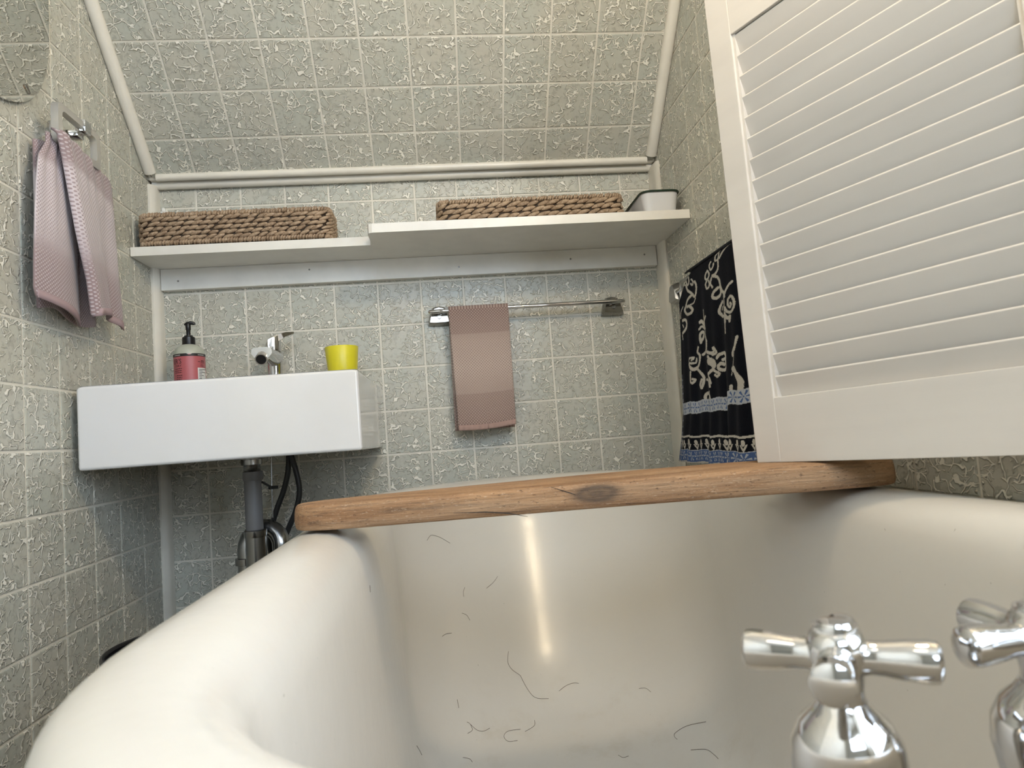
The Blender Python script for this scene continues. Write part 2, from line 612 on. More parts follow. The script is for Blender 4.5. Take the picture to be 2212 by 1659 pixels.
def lay_tiles(wall, a0, b0, ra, rb, clips, to_world, rot):
    """grid lines at a0 + i*T and b0 + j*T; clips = half planes (a, b, c) in wall coordinates"""
    for i in range(*ra):
        for j in range(*rb):
            ca, cb = a0 + (i + 0.5) * T, b0 + (j + 0.5) * T
            poly = [(x + ca, y + cb) for x, y in SQ]
            before = poly
            for c in clips: poly = clip_poly(poly, *c) if len(poly) > 2 else []
            if len(poly) < 3: continue
            area = 0.5 * abs(sum(poly[k][0] * poly[(k + 1) % len(poly)][1] - poly[(k + 1) % len(poly)][0] * poly[k][1] for k in range(len(poly))))
            if area < 0.00005: continue
            me = FULL if poly == before else tile_mesh([(x - ca, y - cb) for x, y in poly])
            o = bpy.data.objects.new('tile', me)
            COL.objects.link(o)
            o.parent = wall
            o.matrix_local = Matrix.Translation(to_world(ca, cb)) @ rot


# local x -> wall's first axis, local y -> second axis, local z -> towards the room
R_back = Matrix(((1, 0, 0), (0, 0, -1), (0, 1, 0))).to_4x4()
lay_tiles(wall_back, 0.0979, 0.9878, (-1, 11), (-8, 4), [(-1, 0, 0.001), (1, 0, XR), (0, 1, 1.375)],
          lambda a, b: (a, 0, b), R_back)
# left wall: first axis = +y, second = z, out of the wall = +x
R_left = Matrix(((0, 0, 1), (1, 0, 0), (0, 1, 0))).to_4x4()
lay_tiles(wall_left, -0.1219, 1.0453, (-13, 2), (-8, 10), [(1, 0, 0.0), (TANS, 1, Z_EAVE)],
          lambda a, b: (0, a, b), R_left)
# right wall: first axis = -y, second = z, out of the wall = -x   (work with a = -y)
R_right = Matrix(((0, 0, -1), (-1, 0, 0), (0, 1, 0))).to_4x4()
lay_tiles(wall_right, 0.1609, 1.3270, (-2, 13), (-10, 7), [(-1, 0, 0.0), (-TANS, 1, Z_EAVE)],
          lambda a, b: (XR, -a, b), R_right)
# slope: first axis = x, second = up the slope; normal points down into the room
R_slope = Matrix(((1, 0, 0), (0, -COSS, -SINS), (0, SINS, -COSS))).to_4x4()
lay_tiles(ceiling_slope, 0.1113, 0.0, (-2, 11), (-2, 7), [(-1, 0, 0.0), (1, 0, XR), (0, -1, 0.088)],
          lambda a, d: (a, SY0 - d * COSS, SZ0 + d * SINS), R_slope)

# ------------------------------------------------------------------ mouldings
def struct_trim(n, mb, label=None):
    return struct('trim_%d' % n, mb, CREAM, True, 45, label)


def on_slope(y, off):      # point on the slope plane shifted into the room
    return (y - off * SINS, SZ0 + (SY0 - y) * TANS - off * COSS)


# half-round mouldings up the slope at both sides
for n, x in ((1, 0.012), (2, XR - 0.012)):
    a, b = on_slope(-0.045, 0.004), on_slope(-0.95, 0.004)
    struct_trim(n, MB().tube([(x, a[0], a[1]), (x, b[0], b[1])], 0.0135, 16), 'cream half-round moulding up the slope')
# two mouldings along the eave
struct_trim(3, MB().tube([(0.022, -0.036, 1.3665), (XR - 0.022, -0.036, 1.3665)], 0.0090, 14))
struct_trim(4, MB().tube([(0.004, -0.011, 1.3565), (XR - 0.004, -0.011, 1.3565)], 0.0106, 14))
struct('trim_5', MB().box(0.004, XR - 0.004, -0.033, 0.0, 1.362, 1.385), CREAM)
# corner strips
cl = [(0.0, 0.0), (0.0, -0.036), (0.005, -0.037), (0.0125, -0.030), (0.0145, -0.020), (0.0145, 0.0)]
struct_trim(6, MB().prism(cl, 2, 0.0, 1.352))
cr_ = [(XR, 0.0), (XR, -0.066), (XR - 0.004, -0.068), (XR - 0.008, -0.062), (XR - 0.010, -0.045), (XR - 0.010, 0.0)]
struct_trim(7, MB().prism(cr_, 2, 0.0, 1.352))

# ------------------------------------------------------------------ bathtub
CX = 0.825


def outline(o, fe=0.0, ne=0.0, nfar=44, nside=14, nnear=36):
    hw = 0.36 - o
    hr = 0.376 - o                                 # a little wider on the wall side
    yf, yn = -0.085 - o - fe, -1.622 + o + ne
    df, dn = 0.37 - o * 0.6, max(0.16, 0.335 - o * 1.35)
    df = min(df, 0.37); pts = []
    for k in range(nfar + 1):                      # far end, left to right
        a = math.pi - math.pi * k / nfar
        pts.append((CX + (hr if math.cos(a) > 0 else hw) * math.cos(a), yf - df + df * abs(math.sin(a)) ** 0.95))
    for k in range(1, nside):
        t = k / nside
        pts.append((CX + hr, (yf - df) * (1 - t) + (yn + dn) * t))
    for k in range(nnear + 1):
        a = -math.pi * k / nnear
        pts.append((CX + (hr if math.cos(a) > 0 else hw) * math.cos(a), yn + dn - dn * abs(math.sin(a)) ** 0.9))
    for k in range(1, nside):
        t = k / nside
        pts.append((CX - hw, (yn + dn) * (1 - t) + (yf - df) * t))
    return pts


tub = thing('bathtub', 'large white enamelled roll-rim bathtub along the right wall', 'bathtub', (CX, -0.85, 0))
levels = [(0.13, 0.13, 0, 0), (0.105, 0.16, 0, 0), (0.075, 0.26, 0, 0), (0.058, 0.40, 0, 0), (0.050, 0.52, 0, 0), (0.040, 0.560, 0, 0),
          (0.026, 0.563, 0, 0), (0.010, 0.567, 0, 0), (0.002, 0.575, 0, 0), (0.000, 0.584, 0, 0), (0.004, 0.593, 0, 0), (0.013, 0.600, 0, 0), (0.026, 0.604, 0, 0),
          (0.042, 0.605, 0, 0), (0.058, 0.603, 0, 0), (0.072, 0.597, 0, 0), (0.083, 0.587, 0, 0), (0.090, 0.573, 0, 0), (0.094, 0.55, 0, 0),
          (0.099, 0.50, .02, .01), (0.104, 0.43, .055, .02), (0.110, 0.36, .09, .03), (0.118, 0.29, .125, .04), (0.128, 0.245, .15, .05),
          (0.144, 0.210, .175, .055), (0.168, 0.187, .19, .06), (0.20, 0.176, .20, .06), (0.25, 0.171, .21, .05), (0.31, 0.169, .24, .05)]
mb = MB()
mb.rings([[(x, y, z) for x, y in outline(o, fe, ne)] for o, z, fe, ne in levels], True, True, True)
part('basin', mb, TUB, tub, angle=60)
# claw feet
for fx, fy in ((0.60, -0.42), (1.05, -0.42), (0.60, -1.32), (1.05, -1.32)):
    f = MB()
    sx = -1 if fx < CX else 1
    f.tube([(fx - sx * 0.03, fy, 0.17), (fx + sx * 0.01, fy, 0.12), (fx + sx * 0.02, fy, 0.06), (fx + sx * 0.03, fy, 0.024)], [0.03, 0.03, 0.02, 0.024], 12)
    part('foot', f, DULLCHROME, tub)
part('waste_fitting', MB().lathe([(0.030, 0.167), (0.030, 0.173), (0.024, 0.175), (0.001, 0.175)], CX, -1.15, 24, True, True), CHROME, tub)

# loose hairs lying on the enamel: traced in the photo, laid on the tub surface by a ray cast
from mathutils.bvhtree import BVHTree
tube_ = MB()
tv = [Vector(v) for v in mb.v]
bvh = BVHTree.FromPolygons(tv, mb.f)
for pts in ([(400, 165), (415, 142), (432, 138), (470, 150), (522, 180)], [(600, 415), (592, 440), (595, 465)], [(775, 355), (750, 390), (715, 420)], [(585, 552), (610, 562), (627, 590)],
            [(480, 675), (500, 662), (530, 657)], [(832, 755), (828, 810), (850, 850), (895, 882)], [(895, 882), (930, 950), (975, 1000), (1045, 1005)], [(1100, 965), (1140, 935), (1180, 922), (1205, 925)],
            [(615, 1190), (640, 1172), (628, 1140), (612, 1130)], [(628, 1140), (665, 1172), (700, 1178), (732, 1162)], [(880, 1228), (830, 1232), (808, 1205), (830, 1178), (895, 1168)],
            [(970, 1120), (968, 1150), (920, 1180)], [(1525, 952), (1560, 950), (1588, 970)], [(1880, 1128), (1780, 1150), (1720, 1185), (1712, 1205), (1728, 1222)], [(345, 1255), (362, 1285), (372, 1305)],
            [(590, 1318), (625, 1325), (640, 1342)], [(1415, 1305), (1440, 1318), (1470, 1310)], [(1800, 1278), (1880, 1275), (1920, 1300), (1945, 1325)], [(560, 1010), (568, 1055)], [(96, 405), (98, 440)]):
    P = []
    for q in smooth_path([(a / 2.458 + 760, b / 2.458 + 1100, 0) for a, b in pts], 5) if len(pts) > 2 else [Vector((a / 2.458 + 760, b / 2.458 + 1100, 0)) for a, b in pts]:
        d = Vector(RM @ np.array([(q.x - 1106) / FPX, -(q.y - 829.5) / FPX, -1.0])).normalized()
        loc, nr, _, _ = bvh.ray_cast(Vector(CAM), d)
        if loc is not None: P.append(loc - d * 0.0006)
    if len(P) > 1: tube_.tube(P, 0.00032, 5)
hr_ = part('loose_hairs', tube_, Mat('hair_brown', (0.10, 0.07, 0.045), 0.6).m, tub, stuff=True)

# ------------------------------------------------------------------ wooden bath board
BX0 = 0.478
bb = thing('bath_board', 'weathered brown wooden plank lying across the bathtub rim', 'board', (BX0, -0.85, 0.605))
front = [(0.000, -0.872), (0.004, -0.893), (0.018, -0.905), (0.05, -0.912), (0.14, -0.914), (0.26, -0.918), (0.40, -0.924), (0.52, -0.934), (0.62, -0.943), (0.69, -0.946), (0.706, -0.938), (0.714, -0.915)]
back = [(0.712, -0.86), (0.69, -0.80), (0.60, -0.765), (0.48, -0.748), (0.36, -0.750), (0.24, -0.770), (0.13, -0.792), (0.05, -0.818), (0.012, -0.842)]
op = [(BX0 + a, b) for a, b in front + back]
n = len(op)
ccx, ccy = sum(p[0] for p in op) / n, sum(p[1] for p in op) / n


def inset(d):
    res = []
    for i in range(n):
        p, a, b = Vector(op[i]), Vector(op[i - 1]), Vector(op[(i + 1) % n])
        t = (b - a).normalized()
        nrm = Vector((t.y, -t.x))
        if (Vector((ccx, ccy)) - p).dot(nrm) < 0: nrm = -nrm
        res.append(p + nrm * d)
    return res


bm_ = MB()
zt = [0.0335 - 0.002 * math.sin(3 * a) for a in np.linspace(0, 3, n)]
lv = [(0.006, 0.0, 0), (0.002, 0.003, 0), (0.0, 0.008, 0), (0.0, 0.5, 1), (0.001, -0.006, 2), (0.004, -0.002, 2), (0.010, 0.0, 2)]
rings_ = []
for d, zz, md in lv:
    q = inset(d)
    rings_.append([(q[i].x, q[i].y, 0.6065 + (zz if md == 0 else (0.5 * zt[i] if md == 1 else zt[i] + zz))) for i in range(n)])
bm_.rings(rings_)
board = part('plank', bm_, WOOD, bb, angle=50)
sub = board.modifiers.new('s', 'SUBSURF'); sub.levels = 2; sub.render_levels = 2
# open cracks in the front edge
for pts in ([(1190, 1052), (1235, 1066), (1280, 1084), (1330, 1084), (1365, 1070)], [(980, 1108), (1050, 1106), (1100, 1109), (1140, 1116)]):
    P = [hit(u, v, 1, -0.9185 - 0.0035 * (i + 1) / len(pts)) for i, (u, v) in enumerate(pts)]
    part('crack', MB().tube([tuple(p) for p in P], [0.0002] + [0.0006] * (len(P) - 2) + [0.0002], 6), INK, bb)

# ------------------------------------------------------------------ sink
SX0, SX1, SYF, SZB, SZT = 0.016, 0.508, -0.42, 0.692, 0.841
sink = thing('wash_basin', 'white rectangular ceramic sink on the tiled back wall', 'sink', ((SX0 + SX1) / 2, -0.21, SZB))
bm = bmesh.new()
bmesh.ops.create_cube(bm, size=1)
for v in bm.verts:
    v.co = ((SX0 + SX1) / 2 + v.co.x * (SX1 - SX0), SYF / 2 + v.co.y * -SYF, (SZB + SZT) / 2 + v.co.z * (SZT - SZB))
top = [f for f in bm.faces if f.normal.z > 0.9]
r = bmesh.ops.inset_region(bm, faces=top, thickness=0.012, depth=0)
for v in top[0].verts:
    if v.co.y > -0.05: v.co.y = -0.13
r = bmesh.ops.extrude_face_region(bm, geom=top)
nv = [g for g in r['geom'] if isinstance(g, bmesh.types.BMVert)]
cx0 = (SX0 + SX1) / 2
for v in nv:
    v.co.z -= 0.105
    v.co.x = cx0 + (v.co.x - cx0) * 0.88
    v.co.y = -0.27 + (v.co.y + 0.27) * 0.85
bmesh.ops.delete(bm, geom=top, context='FACES_ONLY')
bmesh.ops.recalc_face_normals(bm, faces=bm.faces)
bmesh.ops.bevel(bm, geom=[e for e in bm.edges if not (abs(e.verts[0].co.y) < 1e-4 and abs(e.verts[1].co.y) < 1e-4)], offset=0.006, segments=4, profile=0.5, affect='EDGES')
smb = MB(); bm.verts.index_update()
smb.add([v.co[:] for v in bm.verts], [[v.index for v in f.verts] for f in bm.faces]); bm.free()
part('bowl', smb, CERAMIC, sink, angle=35, flat=True)
part('drain_ring', MB().lathe([(0.03, 0.737), (0.03, 0.7395), (0.022, 0.740), (0.001, 0.738)], 0.262, -0.25, 24, True, True), CHROME, sink)

# drain pipe and trap under the sink
DY, DX = -0.22, 0.258
tr = thing('drain_trap', 'grey drain pipe and chrome bottle trap under the white sink', 'drain pipe', (DX, DY, 0.36))
part('flange_nut', MB().lathe([(0.034, 0.6925), (0.034, 0.690), (0.021, 0.688), (0.021, 0.678), (0.019, 0.677)], DX, DY, 24), DULLCHROME, tr)
thr = [(0.0165 + (0.0008 if k % 2 else 0), 0.678 - k * 0.0013) for k in range(14)]
part('threaded_tail', MB().lathe(thr, DX, DY, 24), DULLCHROME, tr)
part('grey_collar', MB().lathe([(0.0185, 0.664), (0.0200, 0.663), (0.0200, 0.647), (0.0185, 0.645)], DX + 0.001, DY, 28), GREYP, tr)
part('grey_pipe', MB().lathe([(0.0172, 0.646), (0.0172, 0.520)], DX, DY, 28), GREYP, tr)
part('coupling_nut', MB().lathe([(0.020, 0.545), (0.0225, 0.543), (0.0225, 0.532), (0.0215, 0.530)], DX + 0.001, DY, 28), DULLCHROME, tr)
part('chrome_tailpipe', MB().lathe([(0.0205, 0.533), (0.0205, 0.405)], DX + 0.001, DY, 28), DULLCHROME, tr)
ub = [(DX + 0.001, DY, 0.41)] + [(DX + 0.001 - 0.016 * (1 - math.cos(a)), DY + 0.022 * (1 - math.cos(a)), 0.41 - 0.05 * math.sin(a)) for a in np.linspace(0.2, math.pi, 10)]
part('trap_bend', MB().tube(ub, 0.020, 18), DULLCHROME, tr)
ap = [(DX - 0.031, DY + 0.044, 0.41), (DX - 0.031, DY + 0.044, 0.50)]
ap += [(DX - 0.031 + 0.036 * (1 - math.cos(a)), DY + 0.044 + 0.012 * math.sin(a), 0.50 + 0.042 * math.sin(a)) for a in np.linspace(0.25, math.pi, 10)]
ap += [(DX + 0.041, DY + 0.05, 0.44), (DX + 0.045, -0.08, 0.40), (DX + 0.045, -0.002, 0.40)]
part('trap_arch', MB().tube(ap, 0.0185, 18), DULLCHROME, tr)
part('clamp_collar', MB().lathe([(0.0205, 0.484), (0.0235, 0.483), (0.0235, 0.470), (0.0205, 0.469)], DX - 0.031, DY + 0.044, 28), DULLCHROME, tr)
part('stopper_rod', MB().tube([(0.2690, -0.10, 0.692), (0.2665, -0.10, 0.62), (0.2655, -0.10, 0.555)], 0.0016, 8), DULLCHROME, tr)
rc = MB().tube([(DX + 0.018, DY + 0.005, 0.640), (DX + 0.022, DY + 0.05, 0.628), (0.2665, -0.105, 0.622)], 0.0024, 8)
rc.box(0.261, 0.280, -0.107, -0.098, 0.6185, 0.6255)
part('pivot_clip', rc, DARKR, tr)

# two supply hoses
def hose_material():
    m = Mat('braided_hose', (0.02, 0.02, 0.02), 0.35)
    v = m.coord()
    ck = m.n('ShaderNodeTexChecker', Scale=700.0)
    m.l(v, ck.inputs['Vector'])
    m.color(m.mix(m.math('MULTIPLY', ck.outputs['Fac'], 0.6), (0.010, 0.010, 0.010), (0.06, 0.06, 0.06)))
    m.bump(ck.outputs['Fac'], 0.5, 0.001)
    return m.m


HOSE = hose_material()
hy = -0.085
for lab, px, nut in (('black braided supply hose curving left behind the grey drain pipe', [(624, 985), (622, 1020), (612, 1062), (598, 1100), (587, 1140), (583, 1175), (590, 1215)], False),
                     ('black braided supply hose bulging right ending in a chrome nut', [(628, 985), (640, 1020), (647, 1060), (640, 1100), (624, 1140), (612, 1168), (600, 1195), (590, 1225)], True)):
    P = [hit(u, v, 1, hy - (0.014 if nut else 0)) for u, v in px]
    P[0][2] = max(P[0][2], 0.694)
    hs = thing('supply_hose', lab, 'hose', tuple(P[-1]), 'sink supply hoses')
    part('braided_tube', MB().tube(smooth_path(P), 0.0062, 12), HOSE, hs)
    e = Vector(P[-1]); d = (Vector(P[-2]) - e).normalized()
    if nut:
        q = Vector(P[-3])
        part('crimp_sleeve', MB().tube([q + d * 0.012, q - d * 0.004], 0.0072, 14), DULLCHROME, hs)
        part('brass_nut', MB().tube([q - d * 0.004, q - d * 0.018], 0.0092, 6), BRASSS, hs)
        part('chrome_nut', MB().tube([q - d * 0.020, q - d * 0.032], 0.0095, 6), CHROME, hs)
    part('valve_stub', MB().tube([e, (e.x, e.y + 0.02, e.z - 0.02), (e.x, 0.0, e.z - 0.02)], 0.008, 12), DULLCHROME, hs)

# sink mixer tap
FX, FY = 0.283, -0.085
fa = thing('basin_tap', 'chrome single-lever mixer tap standing on the sink back edge', 'tap', (FX, FY, SZT))
part('tap_body', MB().lathe([(0.024, 0.8405), (0.024, 0.845), (0.019, 0.850), (0.0165, 0.875), (0.0175, 0.90), (0.0195, 0.918), (0.0195, 0.928), (0.017, 0.930)], FX, FY, 28), CHROME, fa)
sp = MB()
secs = []
for t in np.linspace(0, 1, 9):
    y = FY + 0.012 - t * 0.125
    wdt = 0.0185 + 0.003 * t
    zt_, zb_ = 0.9285 - 0.004 * t, 0.892 + 0.006 * t
    ring = []
    for a in np.linspace(0, 2 * math.pi, 21)[:-1]:
        ca, sa = math.cos(a), math.sin(a)
        x = math.copysign(abs(ca) ** 0.55, ca) * wdt
        z = math.copysign(abs(sa) ** (0.45 if sa > 0 else 0.9), sa) * (zt_ - zb_) / 2
        x *= 1.0 if sa > 0 else (1 - 0.35 * abs(sa))
        ring.append((FX + x, y, (zt_ + zb_) / 2 + z))
    secs.append(ring)
sp.rings(secs)
spout = part('spout', sp, CHROME, fa, angle=50)
aer = MB().tube([(FX, FY - 0.104, 0.905), (FX, FY - 0.119, 0.897)], [0.0135, 0.0130], 20)
part('aerator_ring', aer, CHROME, spout)
part('aerator_mesh', MB().tube([(FX, FY - 0.1185, 0.8975), (FX, FY - 0.1195, 0.897)], 0.0105, 20), BLACKP, spout)
lev = MB()
secs = []
for t, cxx, cyy, czz, a, b in ((0, FX - 0.002, FY, 0.930, 0.0175, 0.018), (0.2, FX - 0.002, FY, 0.942, 0.0180, 0.0185), (0.4, FX - 0.001, FY + 0.001, 0.950, 0.0175, 0.018)):
    secs.append([(cxx + a * math.cos(q), cyy + b * math.sin(q), czz + (0.010 * math.cos(q) + 0.006 if t > 0.3 else 0)) for q in np.linspace(0, 2 * math.pi, 25)[:-1]])
lev.rings(secs)
lv_ = [(FX - 0.012, FY - 0.006, 0.944), (FX + 0.006, FY + 0.002, 0.957), (FX + 0.024, FY + 0.010, 0.967), (FX + 0.042, FY + 0.018, 0.9715)]
lr = []
for (x, y, z), wd, th in zip(lv_, (0.013, 0.0135, 0.012, 0.009), (0.010, 0.0085, 0.005, 0.0022)):
    lr.append([(x - 0.3 * wd * s, y + wd * s, z + th * c_) for s, c_ in ((-1, -1), (1, -1), (1, 1), (-1, 1))])
lev.rings(lr)
part('lever', lev, CHROME, fa, angle=35)

# soap bottle
BXc, BYc = 0.1015, -0.10
sb = thing('soap_bottle', 'pink-labelled soap bottle with black pump on the sink', 'soap bottle', (BXc, BYc, SZT))
body = MB()
prof = [(0.001, 0.8412), (0.029, 0.8415), (0.0325, 0.845), (0.0325, 0.930), (0.0315, 0.938), (0.027, 0.946), (0.020, 0.951), (0.0135, 0.9535), (0.0128, 0.958)]
body.lathe(prof, BXc, BYc, 40)
part('bottle_body', body, BOTTLE, sb)


def wrap(mb, r=0.0328):
    """bend flat (arc, z, depth) geometry round the bottle; arc 0 faces the camera"""
    phi0 = math.atan2(CAM[1] - BYc, CAM[0] - BXc)
    mb.v = [(BXc + (r + d) * math.cos(phi0 + s / r), BYc + (r + d) * math.sin(phi0 + s / r), z) for s, z, d in mb.v]
    return mb


def strip(s0, s1, z0, z1, d=0.0, n=24, notch=0.0):
    m_ = MB()
    return m_.grid(lambda u, v: (s0 + (s1 - s0) * u, z0 + (z1 - z0) * v - (notch * max(0, 1 - abs(s0 + (s1 - s0) * u) / 0.006) if v > 0.5 else 0), d), n, 4)


lab_ = part('label', wrap(strip(-0.085, 0.085, 0.848, 0.929, 0.0, 60)), PINK, sb, label='pink paper label')
part('label_band', wrap(strip(-0.085, 0.085, 0.9245, 0.9305, 0.0002, 120, 0.004)), INK, lab_)
part('ingredient_box', wrap(strip(0.0165, 0.042, 0.871, 0.8985, 0.0003, 16)), PAPER, lab_)


def lettering(parent, rows, mat, d=0.0005):
    dg = None
    out = MB()
    for txt, s, z, size, align, sx in rows:
        cu = bpy.data.curves.new('lettering', 'FONT')
        cu.body, cu.size, cu.align_x = txt, size, align
        cu.resolution_u = 2
        ob = bpy.data.objects.new('lettering', cu)
        COL.objects.link(ob)
        bpy.context.view_layer.update()
        me = bpy.data.meshes.new_from_object(ob.evaluated_get(bpy.context.evaluated_depsgraph_get()))
        out.add([(s + v.co.x * sx, z + v.co.y, d) for v in me.vertices], [tuple(p.vertices) for p in me.polygons])
        bpy.data.objects.remove(ob); bpy.data.meshes.remove(me); bpy.data.curves.remove(cu)
    return part('label_lettering', wrap(out), mat, parent, smooth=False, stuff=True)


lettering(lab_, [("ER'S", -0.0165, 0.9085, 0.0155, 'RIGHT', 0.82), ("DAY", -0.0165, 0.9015, 0.0070, 'RIGHT', 1.25),
                 ("m", 0.0245, 0.9085, 0.0150, 'LEFT', 0.9), ("CL", 0.0240, 0.9015, 0.0065, 'LEFT', 1.1)], INK)
lines = MB()
for k, (a, b) in enumerate(((-0.034, -0.0165), (-0.036, -0.0165), (-0.035, -0.0165), (-0.030, -0.016), (-0.030, -0.016), (-0.031, -0.017), (-0.029, -0.016))):
    z = 0.8965 - 0.0042 * k - (0.002 if k > 2 else 0)
    s = a
    while s < b:
        e = min(b, s + random.uniform(0.003, 0.006))
        m2 = strip(s, e, z, z + 0.0014, 0.0005, 3); lines.add(m2.v, m2.f)
        s = e + 0.0009
for k, wd in enumerate((0.022, 0.010, 0.020, 0.008, 0.013, 0.007, 0.007)):
    m2 = strip(0.019, 0.019 + wd, 0.8945 - 0.0034 * k, 0.8945 - 0.0034 * k + 0.0011, 0.0006, 6); lines.add(m2.v, m2.f)
m2 = strip(0.0175, 0.0225, 0.9115, 0.9126, 0.0005, 4); lines.add(m2.v, m2.f)
part('fine_print', wrap(lines), INK, lab_, smooth=False, stuff=True)
white = MB()
for a, b in ((-0.036, -0.020), (0.018, 0.034)):
    s = a
    while s < b:
        m2 = strip(s, s + 0.0012, 0.9265, 0.9280, 0.0004, 2); white.add(m2.v, m2.f); s += 0.0017
part('band_print', wrap(white), PAPER, lab_, smooth=False, stuff=True)
part('pump_collar', MB().lathe([(0.0135, 0.9535), (0.0138, 0.955), (0.0135, 0.970), (0.0095, 0.972), (0.0090, 0.9745), (0.005, 0.975)], BXc, BYc, 28), BLACKP, sb)
part('pump_stem', MB().lathe([(0.0045, 0.974), (0.0045, 0.986), (0.0056, 0.988), (0.0056, 1.000), (0.005, 1.0015)], BXc, BYc, 20), BLACKP, sb)
pn = MB().tube([(BXc - 0.008, BYc - 0.001, 0.9995), (BXc - 0.002, BYc, 1.002), (BXc + 0.006, BYc + 0.001, 1.0035), (BXc + 0.012, BYc + 0.002, 1.0015), (BXc + 0.0135, BYc + 0.002, 0.999)], [0.0018, 0.0042, 0.0042, 0.0036, 0.0026], 12)
part('pump_nozzle', pn, BLACKP, sb)

# yellow cup
cpx, cpy = 0.4395, -0.12
cup = MB().lathe([(0.001, 0.8415), (0.0290, 0.8415), (0.0300, 0.8435), (0.0372, 0.9235), (0.0362, 0.9250), (0.0350, 0.9235), (0.0282, 0.8455), (0.001, 0.8445)], cpx, cpy, 44)
single('plastic_cup', cup, YELLOW, 'bright yellow plastic tumbler on the right end of the sink', 'cup', (cpx, cpy, SZT))

# ------------------------------------------------------------------ shelf
SH0, SH1 = 1.150, 1.170
shelf = thing('wall_shelf', 'long white painted shelf stepped deeper on the right, fixed to the back wall', 'shelf', (0.6, -0.02, 1.10))
pl = [(0.001, 0.0), (0.001, -0.142), (0.520, -0.142), (0.523, -0.150), (0.523, -0.226), (0.526, -0.233), (0.533, -0.236), (XR - 0.001, -0.240), (XR - 0.001, -0.010), (XR - 0.010, 0.0)]
part('shelf_board', MB().prism(pl, 2, SH0, SH1), WHITEP, shelf, angle=20)
part('cleat', round_box(0.0155, XR - 0.012, -0.019, 0.0, 1.099, SH0, 0.0015, 2), WHITEP, shelf, angle=30, flat=True)
for sx_, sz_ in ((0.055, 1.120), (0.36, 1.132), (0.72, 1.120), (1.00, 1.126), (1.19, 1.128)):
    part('screw_head', MB().tube([(sx_, -0.0187, sz_), (sx_, -0.0196, sz_)], 0.0022, 10), DULLCHROME, shelf)


